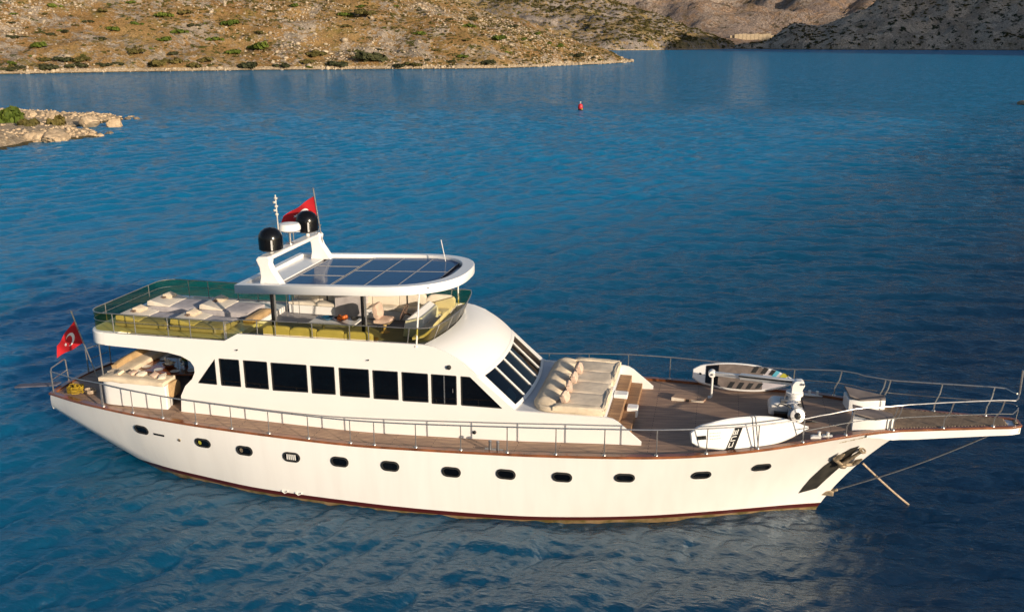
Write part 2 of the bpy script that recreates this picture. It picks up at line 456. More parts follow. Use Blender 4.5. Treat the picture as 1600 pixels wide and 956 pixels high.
    fn = N(nt, 'ShaderNodeTexNoise'); fn.inputs['Scale'].default_value = 1.1; fn.inputs['Detail'].default_value = 5; fn.inputs['Roughness'].default_value = .6; L(fm.outputs[0], fn.inputs['Vector'])
    su = N(nt, 'ShaderNodeVectorMath', operation='SUBTRACT'); su.inputs[1].default_value = (.5, .5, .5); L(fn.outputs['Color'], su.inputs[0])
    fl_ = N(nt, 'ShaderNodeVectorMath', operation='MULTIPLY'); fl_.inputs[1].default_value = (1, 1.3, 0); L(su.outputs[0], fl_.inputs[0])
    scv = N(nt, 'ShaderNodeVectorMath', operation='SCALE'); L(fl_.outputs[0], scv.inputs[0]); L(st_.outputs[0], scv.inputs['Scale'])
    # wave groups: broader tilts that still show when single ripples are too far to see
    wm = N(nt, 'ShaderNodeMapping'); wm.inputs['Scale'].default_value = (.9, .5, 1); wm.inputs['Rotation'].default_value = (0, 0, R(-13)); L(geo.outputs['Position'], wm.inputs[0])
    wn_ = N(nt, 'ShaderNodeTexNoise'); wn_.inputs['Scale'].default_value = 0.5; wn_.inputs['Detail'].default_value = 5; wn_.inputs['Roughness'].default_value = .75; L(wm.outputs[0], wn_.inputs['Vector'])
    ws_ = N(nt, 'ShaderNodeVectorMath', operation='SUBTRACT'); ws_.inputs[1].default_value = (.5, .5, .5); L(wn_.outputs['Color'], ws_.inputs[0])
    wf_ = N(nt, 'ShaderNodeVectorMath', operation='MULTIPLY'); wf_.inputs[1].default_value = (.7, 1.2, 0); L(ws_.outputs[0], wf_.inputs[0])
    wr_ = N(nt, 'ShaderNodeMapRange'); wr_.inputs[1].default_value = 40; wr_.inputs[2].default_value = 170; wr_.inputs[3].default_value = 0.1; wr_.inputs[4].default_value = 2.2; L(ln_.outputs['Value'], wr_.inputs[0])
    wv_ = N(nt, 'ShaderNodeVectorMath', operation='SCALE'); L(wf_.outputs[0], wv_.inputs[0]); L(wr_.outputs[0], wv_.inputs['Scale'])
    a0_ = N(nt, 'ShaderNodeVectorMath', operation='ADD'); L(scv.outputs[0], a0_.inputs[0]); L(wv_.outputs[0], a0_.inputs[1])
    an = N(nt, 'ShaderNodeVectorMath', operation='ADD'); L(bp.outputs[0], an.inputs[0]); L(a0_.outputs[0], an.inputs[1])
    nn_ = N(nt, 'ShaderNodeVectorMath', operation='NORMALIZE'); L(an.outputs[0], nn_.inputs[0])
    gl = N(nt, 'ShaderNodeBsdfGlossy'); gl.inputs['Roughness'].default_value = 0.05; L(nn_.outputs[0], gl.inputs['Normal'])
    gl.inputs[0].default_value = (0.86, 0.95, 1.0, 1)
    fr = N(nt, 'ShaderNodeFresnel'); fr.inputs[0].default_value = 1.9; L(nn_.outputs[0], fr.inputs['Normal'])
    # a choppy sea never mirrors as much at grazing angles as a flat one
    cd_ = N(nt, 'ShaderNodeMath', operation='MULTIPLY_ADD'); cd_.inputs[1].default_value = 0.75; cd_.inputs[2].default_value = 1.0; L(fr.outputs[0], cd_.inputs[0])
    cl_ = N(nt, 'ShaderNodeMath', operation='DIVIDE'); L(fr.outputs[0], cl_.inputs[0]); L(cd_.outputs[0], cl_.inputs[1]); fr = cl_
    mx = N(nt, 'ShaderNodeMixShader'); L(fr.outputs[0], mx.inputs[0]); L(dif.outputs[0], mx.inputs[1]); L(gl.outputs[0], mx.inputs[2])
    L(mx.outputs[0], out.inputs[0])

    # graded sheet round the viewpoint's foot: fine near, coarse far, all the way round
    az0 = R(90 + 13)
    th = np.concatenate([np.linspace(-np.pi, -0.75, 60, endpoint=False), np.linspace(-0.75, 0.75, 1000, endpoint=False), np.linspace(0.75, np.pi, 60, endpoint=False)])
    dth = np.gradient(th)
    rr = [0.002]
    while rr[-1] < 9000:
        x = rr[-1]
        rr.append(x + (1.2 if x < 15 else x * (0.0027 if x < 60 else 0.0032 if x < 170 else 0.0032 + 0.00008 * (x - 170))) if x < 600 else x * 1.07)
    rr = np.array(rr)
    RR, TT = np.meshgrid(rr, th + az0, indexing='ij')
    X = CAM[0] + RR * np.cos(TT); Y = CAM[1] + RR * np.sin(TT)
    cell = np.maximum(np.gradient(rr)[:, None], RR * dth[None, :])
    Z = np.zeros_like(X); DX = np.zeros_like(X); DY = np.zeros_like(X)
    g = np.random.default_rng(5)
    openw = 1 + 1.4 * np.clip((np.hypot(X - CAM[0], Y - CAM[1]) - 45) / 60, 0, 1)     # the open bay is choppier than the lee of the yacht
    K = 110
    lam = np.concatenate([np.exp(g.uniform(np.log(0.30), np.log(1.0), K - 44)), np.exp(g.uniform(np.log(1.0), np.log(3.4), 44))])
    for k in range(K):
        l = lam[k]; kk = 2 * np.pi / l
        sysA = k % 2 == 0                        # two crossing wave trains: one strongest left of the yacht, one right of it
        ang = (R(-32) if sysA else R(-84)) + g.normal(0, 0.34 if l < 1.0 else 0.22)
        wgt = np.clip(.85 - (X + 5) / 45, .3, 1) if sysA else np.clip(.6 + (X + 5) / 45, .4, 1)
        amp = wgt * (1 if l < .9 else openw) * WAVE_AMP * (l ** 0.95 if l < 1.0 else 1.0 * l ** .7) / np.sqrt(K)
        ph = g.uniform(0, 2 * np.pi)
        att = np.clip((l / (cell * 2.6) - 1.0) / 1.2, 0, 1)
        arg = kk * (X * np.cos(ang) + Y * np.sin(ang)) + ph
        wob = 1.2 * fbm(X / (l * 6), Y / (l * 6), 40 + k, 1)
        arg = arg + wob * 2.0
        Z += amp * att * np.sin(arg)
        c_ = 0.9 * amp * att * np.cos(arg)
        DX -= c_ * np.cos(ang); DY -= c_ * np.sin(ang)
    gust = 0.65 + 0.7 * fbm(X / 26, Y / 14, 3, 3)
    X = X + DX * gust; Y = Y + DY * gust; Z = Z * gust
    nr, ncol = X.shape
    co = np.stack([X, Y, Z], -1).reshape(-1, 3)
    i = np.arange(nr - 1)[:, None] * ncol; j = np.arange(ncol)[None, :]; j2 = (j + 1) % ncol
    quads = np.stack([i + j, i + ncol + j, i + ncol + j2, i + j2], -1).reshape(-1, 4)
    me = bpy.data.meshes.new('water')
    me.vertices.add(len(co)); me.vertices.foreach_set('co', co.astype(np.float32).ravel())
    nf = len(quads)
    me.loops.add(nf * 4); me.loops.foreach_set('vertex_index', quads.astype(np.int32).ravel())
    me.polygons.add(nf); me.polygons.foreach_set('loop_start', np.arange(nf, dtype=np.int32) * 4)
    me.polygons.foreach_set('use_smooth', np.ones(nf, dtype=bool))
    me.update(calc_edges=True)
    me.materials.append(m)
    o = bpy.data.objects.new('water', me); COL.objects.link(o)
    tag(o, 'blue rippled sea of the bay around the yacht', 'sea', kind='structure')
WATER_BUMP = 0.145
FACET = (0.06, 1.7)
WAVE_AMP = 0.084
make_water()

# ================================================================== LAND
def land_material(name, soil, soil2, rock, rock2, grass, shrub, rock_scale=0.25, shore=True, shrub_amt=0.5, bump=1.0, rockiness=0.5, sc=1.0, tuft=0):
    m, nt = new_mat(name); L = nt.links.new
    out = N(nt, 'ShaderNodeOutputMaterial'); p = N(nt, 'ShaderNodeBsdfPrincipled'); p.inputs['Roughness'].default_value = 0.95
    p.inputs['Specular IOR Level'].default_value = 0.1
    geo = N(nt, 'ShaderNodeNewGeometry'); pos = geo.outputs['Position']
    def noise(s, d=6, rough=0.6):
        n = N(nt, 'ShaderNodeTexNoise'); n.inputs['Scale'].default_value = s * sc; n.inputs['Detail'].default_value = d; n.inputs['Roughness'].default_value = rough
        L(pos, n.inputs['Vector']); return n.outputs[0]
    def ramp(fac, a, b, ca, cb):
        r = N(nt, 'ShaderNodeValToRGB'); r.color_ramp.elements[0].position = a; r.color_ramp.elements[1].position = b
        r.color_ramp.elements[0].color = (*ca, 1); r.color_ramp.elements[1].color = (*cb, 1); L(fac, r.inputs[0]); return r.outputs[0]
    def mix(f, A, B):
        x = N(nt, 'ShaderNodeMix', data_type='RGBA'); L(f, x.inputs['Factor']); L(A, x.inputs['A']); L(B, x.inputs['B']); return x.outputs['Result']
    k = lambda v: (v, v, v)
    base = ramp(noise(0.03), .35, .65, soil, soil2)
    g = ramp(noise(0.09, 7, .7), .52, .66, k(0), k(1))
    gc = ramp(noise(0.6), .3, .7, grass, tuple(c * .6 for c in grass))
    base = mix(g, base, gc)
    vo = N(nt, 'ShaderNodeTexVoronoi'); vo.inputs['Scale'].default_value = rock_scale * sc; vo.feature = 'F1'; L(pos, vo.inputs['Vector'])
    rk = ramp(vo.outputs['Color'], .2, .8, rock, rock2)
    n3 = noise(0.35, 8, .75)
    n4 = noise(0.05, 4, .6)
    add = N(nt, 'ShaderNodeMath', operation='MULTIPLY_ADD'); add.inputs[1].default_value = 0.7; L(n4, add.inputs[0]); L(n3, add.inputs[2])
    rf = ramp(add.outputs[0], 1.0 - rockiness * .35, 1.06 - rockiness * .35, k(0), k(1))
    base = mix(rf, base, rk)
    sh = noise(0.16, 5, .7)
    sf = ramp(sh, .66 - .12 * shrub_amt, .70 - .12 * shrub_amt, k(0), k(1))
    sc_ = ramp(noise(1.2), .3, .7, shrub, tuple(c * 1.8 for c in shrub))
    base = mix(sf, base, sc_)
    if shore:
        s = N(nt, 'ShaderNodeSeparateXYZ'); L(pos, s.inputs[0])
        ww = N(nt, 'ShaderNodeMath', operation='MULTIPLY_ADD'); ww.inputs[1].default_value = -1.6; L(n3, ww.inputs[0]); L(s.outputs['Z'], ww.inputs[2])
        f1 = ramp(ww.outputs[0], 0.6, 0.95, k(1), k(0))
        base = mix(f1, base, ramp(noise(0.8), .35, .65, (0.50, 0.40, 0.28), (0.36, 0.27, 0.17)))
        f2 = N(nt, 'ShaderNodeMath', operation='LESS_THAN'); f2.inputs[1].default_value = 0.28; L(s.outputs['Z'], f2.inputs[0])
        base = mix(f2.outputs[0], base, ramp(noise(1.0), .4, .6, (0.12, 0.10, 0.05), (0.05, 0.045, 0.03)))
    if tuft:
        tn = noise(tuft, 4, .8); tr_ = ramp(tn, .36, .64, k(.48), k(1.18))
        mm = N(nt, 'ShaderNodeMix', data_type='RGBA', blend_type='MULTIPLY'); mm.inputs['Factor'].default_value = 1
        L(base, mm.inputs['A']); L(tr_, mm.inputs['B']); base = mm.outputs['Result']
    L(base, p.inputs['Base Color'])
    b = N(nt, 'ShaderNodeBump'); b.inputs['Strength'].default_value = 0.9; b.inputs['Distance'].default_value = bump
    L(n3, b.inputs['Height']); L(b.outputs[0], p.inputs['Normal'])
    L(p.outputs[0], out.inputs[0])
    return m


def poly_dist(X, Y, poly):
    d = np.full(X.shape, 1e9); inside = np.zeros(X.shape, bool)
    n = len(poly)
    for i in range(n):
        x1, y1 = poly[i]; x2, y2 = poly[(i + 1) % n]
        dx, dy = x2 - x1, y2 - y1
        t = np.clip(((X - x1) * dx + (Y - y1) * dy) / (dx * dx + dy * dy), 0, 1)
        d = np.minimum(d, np.hypot(X - x1 - t * dx, Y - y1 - t * dy))
        cond = ((y1 > Y) != (y2 > Y))
        with np.errstate(divide='ignore', invalid='ignore'):
            xin = (x2 - x1) * (Y - y1) / (y2 - y1 + 1e-12) + x1
        inside ^= cond & (X < xin)
    return np.where(inside, d, -d)


def grid_object(name, X, Y, Z, mat, keep=None):
    nr, nc = X.shape
    co = np.stack([X, Y, Z], -1).reshape(-1, 3)
    i = np.arange(nr - 1)[:, None] * nc; j = np.arange(nc - 1)[None, :]
    q = np.stack([i + j, i + nc + j, i + nc + j + 1, i + j + 1], -1).reshape(-1, 4)
    if keep is not None:
        k = keep.ravel()[q].any(1); q = q[k]
        used = np.unique(q); remap = -np.ones(len(co), np.int64); remap[used] = np.arange(len(used)); co = co[used]; q = remap[q]
    me = bpy.data.meshes.new(name)
    me.vertices.add(len(co)); me.vertices.foreach_set('co', co.astype(np.float32).ravel())
    nf = len(q); me.loops.add(nf * 4); me.loops.foreach_set('vertex_index', q.astype(np.int32).ravel())
    me.polygons.add(nf); me.polygons.foreach_set('loop_start', np.arange(nf, dtype=np.int32) * 4)
    me.polygons.foreach_set('use_smooth', np.ones(nf, dtype=bool)); me.update(calc_edges=True); me.materials.append(mat)
    o = bpy.data.objects.new(name, me); COL.objects.link(o)
    # outward normals up
    if len(me.polygons) and me.polygons[len(me.polygons) // 2].normal.z < 0:
        me.flip_normals()
    return o


def h1(x, y):
    w = 14 * (fbm(x / 60, y / 60, 21, 3) - .5) + 5 * (fbm(x / 14, y / 14, 22, 3) - .5)
    d = poly_dist(x, y, HILL1) + w
    t = np.clip(d, 0, None)
    z = 0.40 * t * (0.75 + 0.5 * fbm(x / 150, y / 150, 5, 3)) + np.clip(t / 25, 0, 1) * (9 * (fbm(x / 45, y / 45, 6, 4) - .5)) + np.clip(t / 4, 0, 1) * (2.4 * fbm(x / 8, y / 8, 7, 4, .6, True) - 0.9)
    cap = 75 + 20 * fbm(x / 200, y / 200, 9, 2)
    z = np.minimum(z, cap)
    return np.where(d > 0, z + 0.15, np.maximum(d * 0.6, -3))
HILL1 = [(-900, -100), (-560, 90), (-420, 190), (-292, 300), (-210, 370), (-150, 400), (-104, 428), (-84, 480), (-68, 540), (-58, 588), (-74, 606), (-120, 640), (-250, 740), (-500, 900), (-900, 900)]
hx, hy = np.meshgrid(np.arange(-520, -40, 1.7), np.arange(150, 720, 1.7), indexing='ij')
hz = h1(hx, hy)
M['hill1'] = land_material('dry_hillside', (0.262, 0.148, 0.055), (0.325, 0.21, 0.088), (0.41, 0.335, 0.255), (0.24, 0.20, 0.155), (0.27, 0.20, 0.058), (0.05, 0.052, 0.012), rockiness=0.42, shrub_amt=0.6, tuft=1.1)
o = grid_object('hill', hx, hy, hz, M['hill1'], hz > -2.5)
tag(o, 'dry brown rocky hillside sloping down to the left of the bay', 'hill', kind='structure')


def h2(x, y):
    d = poly_dist(x, y, HILL2) + 40 * (fbm(x / 150, y / 150, 31, 3) - .5) + 10 * (fbm(x / 40, y / 40, 33, 3) - .5)
    t = np.clip(d, 0, None)
    z = 0.36 * t + np.clip(t / 50, 0, 1) * (34 * (fbm(x / 110, y / 110, 34, 5, .55) - .5)) + np.clip(t / 8, 0, 1) * 13 * fbm(x / 32, y / 32, 35, 5, .6, True)
    return np.where(d > 0, z + .2, np.maximum(d * .6, -3))
HILL2 = [(-700, 1200), (-420, 1310), (-240, 1360), (-142, 1390), (-60, 1500), (0, 1620), (2, 1680), (12, 1760), (-60, 1960), (-500, 2300), (-900, 2300), (-900, 1300)]
x2, y2 = np.meshgrid(np.arange(-560, 90, 4.0), np.arange(1250, 2100, 4.0), indexing='ij')
z2 = h2(x2, y2)
M['hill2'] = land_material('olive_headland', (0.26, 0.17, 0.07), (0.32, 0.23, 0.11), (0.36, 0.30, 0.25), (0.17, 0.15, 0.14), (0.20, 0.17, 0.05), (0.035, 0.038, 0.012), tuft=.9, rock_scale=0.12, sc=0.45, bump=3, rockiness=0.55, shrub_amt=0.75)
o = grid_object('hill', x2, y2, z2, M['hill2'], z2 > -2.5)
tag(o, 'second olive and grey headland behind the point, running down to the far water', 'hill', kind='structure')


def h3(x, y):
    d = poly_dist(x, y, HILL3) + 50 * (fbm(x / 170, y / 170, 51, 3) - .5) + 10 * (fbm(x / 40, y / 40, 53, 3) - .5)
    t = np.clip(d, 0, None)
    z = 0.42 * t + np.clip(t / 50, 0, 1) * (30 * (fbm(x / 120, y / 120, 54, 5, .55) - .5)) + np.clip(t / 8, 0, 1) * 20 * fbm(x / 38, y / 38, 55, 5, .6, True)
    z = z * np.clip((x - 20) / 230, .45, 1) + 22 * np.exp(-((x - 118) / 30) ** 2 - ((y - 1690) / 60) ** 2)
    return np.where(d > 0, z + .2, np.maximum(d * .6, -3))
HILL3 = [(20, 1690), (95, 1625), (171, 1578), (300, 1550), (443, 1526), (700, 1500), (1200, 1420), (1300, 2300), (600, 2300), (300, 1950), (180, 1850), (90, 1790)]
x3, y3 = np.meshgrid(np.arange(0, 1050, 4.5), np.arange(1400, 2200, 4.5), indexing='ij')
z3 = h3(x3, y3)
M['hill3'] = land_material('grey_limestone_hill', (0.52, 0.40, 0.28), (0.60, 0.46, 0.33), (0.74, 0.58, 0.43), (0.46, 0.36, 0.27), (0.30, 0.25, 0.13), (0.03, 0.034, 0.018), tuft=.9, rock_scale=0.12, sc=0.45, bump=7, rockiness=0.8, shrub_amt=.9)
o = grid_object('hill', x3, y3, z3, M['hill3'], z3 > -2.5)
tag(o, 'grey limestone hill in shade on the right of the far shore', 'hill', kind='structure')

# the high ridge east of the bay, out of the photograph, that puts the far shore in shade
def h_ridge(x, y):
    (ax, ay), (bx, by) = RIDGE
    dx, dy = bx - ax, by - ay
    t = np.clip(((x - ax) * dx + (y - ay) * dy) / (dx * dx + dy * dy), 0, 1)
    d = np.hypot(x - ax - t * dx, y - ay - t * dy)
    H = 272 + 75 * t + 60 * (fbm(x / 160, y / 160, 61, 3) - .5)
    return H * np.clip(1 - d / 380, 0, 1) ** 1.1 + 10 * fbm(x / 40, y / 40, 62, 4) - 12
RIDGE = ((760, 860), (1180, 1420))
xr, yr = np.meshgrid(np.arange(200, 1800, 20.0), np.arange(300, 2000, 20.0), indexing='ij')
zr = h_ridge(xr, yr)
o = grid_object('hill', xr, yr, zr, M['hill3'], zr > -6)
tag(o, 'high grey ridge east of the bay that shades the far shore', 'hill', kind='structure')

xm, ym = np.meshgrid(np.arange(-1100, 2600, 17.0), np.arange(1800, 5200, 17.0), indexing='ij')
def h_mtn(x, y):
    up = np.clip((y - 2150) / 2300, 0, 1)
    val = fbm(x / 900 + 3.1, y / 900, 71, 5, .5, True)
    rg = fbm((x + .35 * y) / 330, (y - .2 * x) / 1100, 72, 5, .5, True)
    s = 6 + 560 * up ** 1.2 * (0.35 + 0.9 * val) + 330 * np.clip((y - 2250) / 700, 0, 1) * rg ** 1.3 - 60 * np.clip((y - 2250) / 700, 0, 1)
    return s + np.clip((y - 2100) / 300, 0, 1) * 90 * (fbm(x / 150, y / 150, 73, 6, .6, True) - .4)
zm = h_mtn(xm, ym)
M['mtn'] = land_material('bare_mountain', (0.31, 0.205, 0.135), (0.38, 0.26, 0.175), (0.42, 0.33, 0.26), (0.26, 0.20, 0.17), (0.22, 0.17, 0.10), (0.09, 0.07, 0.045), tuft=1.0, rock_scale=0.06, sc=0.18, bump=12, rockiness=0.55, shrub_amt=0.6, shore=False)
o = grid_object('mountain', xm, ym, zm, M['mtn'])
tag(o, 'bare pinkish brown mountains beyond the head of the bay', 'mountain', kind='structure')

# ---- the pale spit on the left
SPIT = [(-260, 40), (-150, 52), (-100, 60), (-88, 66), (-82, 70), (-83, 75), (-84, 79), (-82, 84), (-81, 88), (-84, 91), (-88, 93), (-93, 97), (-95.5, 104), (-95, 111), (-97.5, 116), (-103, 116), (-110, 117), (-122, 121), (-136, 127), (-160, 134), (-260, 150)]
def h_spit(x, y):
    d = poly_dist(x, y, SPIT) + 2.6 * (fbm(x / 7, y / 7, 81, 3) - .5)
    t = np.clip(d, 0, None)
    z = 1.1 * (1 - np.exp(-t / 2.2)) + 0.012 * t + np.clip(t / 2, 0, 1) * (1.5 * fbm(x / 4, y / 4, 82, 5, .6, True) - .75) * (.35 + .65 * np.exp(-t / 4))
    return np.where(d > 0, z + .02, np.maximum(d * .4, -2))
xs_, ys_ = np.meshgrid(np.arange(-210, -70, 0.55), np.arange(45, 140, 0.55), indexing='ij')
zs_ = h_spit(xs_, ys_)
M['spit'] = land_material('pale_shore_rock', (0.60, 0.41, 0.27), (0.66, 0.49, 0.34), (0.66, 0.55, 0.42), (0.48, 0.38, 0.27), (0.40, 0.27, 0.12), (0.10, 0.085, 0.02), tuft=1.0, rock_scale=0.6, sc=2.5, bump=0.4, rockiness=0.55, shrub_amt=0.2)
o = grid_object('spit', xs_, ys_, zs_, M['spit'], zs_ > -1.5)
tag(o, 'low pale rocky spit reaching into the bay from the left', 'spit', kind='structure')


# ---- rubble: countless small pale stones on the near hillside
def rock_template(seed, sub=1):
    bm = bmesh.new(); bmesh.ops.create_icosphere(bm, subdivisions=sub, radius=1)
    g = np.random.default_rng(seed)
    dirs = g.normal(size=(7, 3)); dirs /= np.linalg.norm(dirs, axis=1)[:, None]; offs = g.uniform(.55, .95, 7)
    for v in bm.verts:
        p = np.array(v.co)
        for dd, of in zip(dirs, offs):
            s = p @ dd
            if s > of: p = p - dd * (s - of)
        v.co = p
    bm.verts.ensure_lookup_table()
    V = np.array([v.co[:] for v in bm.verts]); F = np.array([[v.index for v in f.verts] for f in bm.faces]); bm.free()
    return V, F
rocks_T = [rock_template(s, 1) for s in range(5)]


def scatter_mesh(name, pts, sizes, temps, mat, squash=(.45, .9)):
    Vs = []; Fs = []; o = 0
    g = np.random.default_rng(3)
    for (p, s) in zip(pts, sizes):
        V, F = temps[g.integers(len(temps))]
        a = g.uniform(0, 6.28); ca, sa = math.cos(a), math.sin(a)
        sc = np.array([s * g.uniform(.7, 1.3), s * g.uniform(.6, 1.0), s * g.uniform(*squash)])
        v = V * sc
        v = np.stack([v[:, 0] * ca - v[:, 1] * sa, v[:, 0] * sa + v[:, 1] * ca, v[:, 2]], 1) + p
        Vs.append(v); Fs.append(F + o); o += len(V)
    V = np.concatenate(Vs); F = np.concatenate(Fs)
    me = bpy.data.meshes.new(name)
    me.vertices.add(len(V)); me.vertices.foreach_set('co', V.astype(np.float32).ravel())
    k = F.shape[1]; nf = len(F); me.loops.add(nf * k); me.loops.foreach_set('vertex_index', F.astype(np.int32).ravel())
    me.polygons.add(nf); me.polygons.foreach_set('loop_start', np.arange(nf, dtype=np.int32) * k)
    me.update(calc_edges=True); me.materials.append(mat)
    ob = bpy.data.objects.new(name, me); COL.objects.link(ob)
    return ob
def rockmat(name, a, b, s):
    m = pmat(name, a, 0.95, var=.2, scale=s, col2=b, bump=0.6, bscale=s * 3, spec=0.1)
    return m
M['rubble'] = rockmat('pale_rubble', (0.46, 0.38, 0.27), (0.24, 0.19, 0.14), 0.12)
M['boulder'] = rockmat('pale_boulder', (0.52, 0.40, 0.27), (0.30, 0.22, 0.14), 1.2)

def on_hill(n, f, xr, yr, zmin, zmax, seed, dens=None):
    g = np.random.default_rng(seed); x = g.uniform(*xr, n); y = g.uniform(*yr, n); z = f(x, y)
    k = (z > zmin) & (z < zmax)
    if dens is not None: k &= g.uniform(size=n) < dens(x, y)
    return np.stack([x[k], y[k], z[k]], 1)
P = on_hill(52000, h1, (-430, -50), (250, 640), 0.5, 60, 90, lambda x, y: np.clip((fbm(x / 40, y / 40, 91, 4) - .36) * 3.2, 0.04, 1))
g_ = np.random.default_rng(92)
sz = np.exp(g_.normal(-0.85, 0.5, len(P))).clip(.22, 2.2)
o = scatter_mesh('rubble', P, sz, rocks_T, M['rubble'])
tag(o, 'pale stones strewn over the brown hillside on the left', 'rocks', kind='stuff')
# shoreline stones
PS = on_hill(60000, h1, (-330, -50), (280, 640), -0.4, 1.6, 94, lambda x, y: np.clip((fbm(x / 9, y / 9, 93, 3) - .3) * 3, .1, 1))
o = scatter_mesh('shore_rocks', PS, np.exp(np.random.default_rng(95).normal(-0.75, .5, len(PS))).clip(.2, 1.6), rocks_T, M['rubble'], (.5, 1.1))
tag(o, 'band of pale broken stone along the hillside waterline', 'rocks', kind='stuff')
PP = on_hill(16000, h_spit, (-150, -74), (55, 130), -0.25, 1.3, 96, lambda x, y: np.clip((fbm(x / 5, y / 5, 98, 3) - .38) * 4, .05, 1))
o = scatter_mesh('shore_rocks', PP, np.exp(np.random.default_rng(97).normal(-1.6, .55, len(PP))).clip(.1, .5), rocks_T, M['boulder'], (.5, 1.0))
tag(o, 'small stones along the edge of the low spit', 'rocks', kind='stuff')


# ---- shrubs: leaf-clump meshes
def shrub_template(seed, n=420, flat=.55, leaf=.16):
    g = np.random.default_rng(seed)
    lobes = [(g.uniform(-.8, .8), g.uniform(-.6, .6), g.uniform(.0, .42) * flat * 2, g.uniform(.22, .55)) for _ in range(8)]
    V = []; F = []
    for i in range(n):
        lx, ly, lz, lr = lobes[g.integers(6)]
        d = g.normal(size=3); d /= np.linalg.norm(d); d[2] = abs(d[2])
        p = np.array([lx, ly, lz * .6]) + d * lr * g.uniform(.6, 1.12) * np.array([1, 1, flat * 1.3])
        t1 = g.normal(size=3); t1 -= d * (t1 @ d) * .6; t1 /= np.linalg.norm(t1); t2 = np.cross(d, t1); t2 /= np.linalg.norm(t2) + 1e-9
        s = leaf * g.uniform(.6, 1.3)
        o = len(V)
        V += [p + t1 * s, p + t2 * s * .8 + d * s * .3, p - t1 * s, p - t2 * s * .8 + d * s * .2]
        F.append((o, o + 1, o + 2, o + 3))
    return np.array(V), F
def leafmat(name, a, b):
    m, nt = new_mat(name); L = nt.links.new
    out = N(nt, 'ShaderNodeOutputMaterial'); p = N(nt, 'ShaderNodeBsdfPrincipled'); p.inputs['Roughness'].default_value = .7; p.inputs['Specular IOR Level'].default_value = .15
    geo = N(nt, 'ShaderNodeNewGeometry'); r = N(nt, 'ShaderNodeValToRGB'); oi = N(nt, 'ShaderNodeObjectInfo')
    ad = N(nt, 'ShaderNodeMath', operation='MULTIPLY_ADD'); ad.inputs[1].default_value = .5; L(geo.outputs['Random Per Island'], ad.inputs[0])
    hf = N(nt, 'ShaderNodeMath', operation='MULTIPLY'); hf.inputs[1].default_value = .5; L(oi.outputs['Random'], hf.inputs[0]); L(hf.outputs[0], ad.inputs[2])
    r.color_ramp.elements[0].color = (*a, 1); r.color_ramp.elements[1].color = (*b, 1); L(ad.outputs[0], r.inputs[0]); L(r.outputs[0], p.inputs['Base Color']); L(p.outputs[0], out.inputs[0])
    return m
M['shrubA'] = leafmat('green_shrub_leaf', (0.04, 0.065, 0.008), (0.11, 0.135, 0.02))
M['shrubB'] = leafmat('olive_shrub_leaf', (0.05, 0.05, 0.014), (0.13, 0.10, 0.03))
M['shrubC'] = leafmat('dark_shrub_leaf', (0.02, 0.026, 0.012), (0.06, 0.06, 0.024))
def shrub_mesh(seed, mat, **k):
    V, F = shrub_template(seed, **k)
    me = bpy.data.meshes.new('shrub'); me.from_pydata(V.tolist(), [], F); me.materials.append(mat); return me
SH = {'A': [shrub_mesh(s, M['shrubA']) for s in (1, 2, 3)], 'B': [shrub_mesh(s, M['shrubB']) for s in (4, 5, 6)], 'C': [shrub_mesh(s, M['shrubC']) for s in (7, 8)]}
def put_shrub(p, w, kind, h=1.0, label=None, group=None):
    me = SH[kind][random.randrange(len(SH[kind]))]
    o = bpy.data.objects.new('shrub', me); COL.objects.link(o)
    o.location = p; o.scale = (w / 2.2, w / 2.2 * random.uniform(.8, 1.1), w / 2.2 * h); o.rotation_euler = (0, 0, random.uniform(0, 6.28))
    tag(o, label, 'shrub', group)
    return o
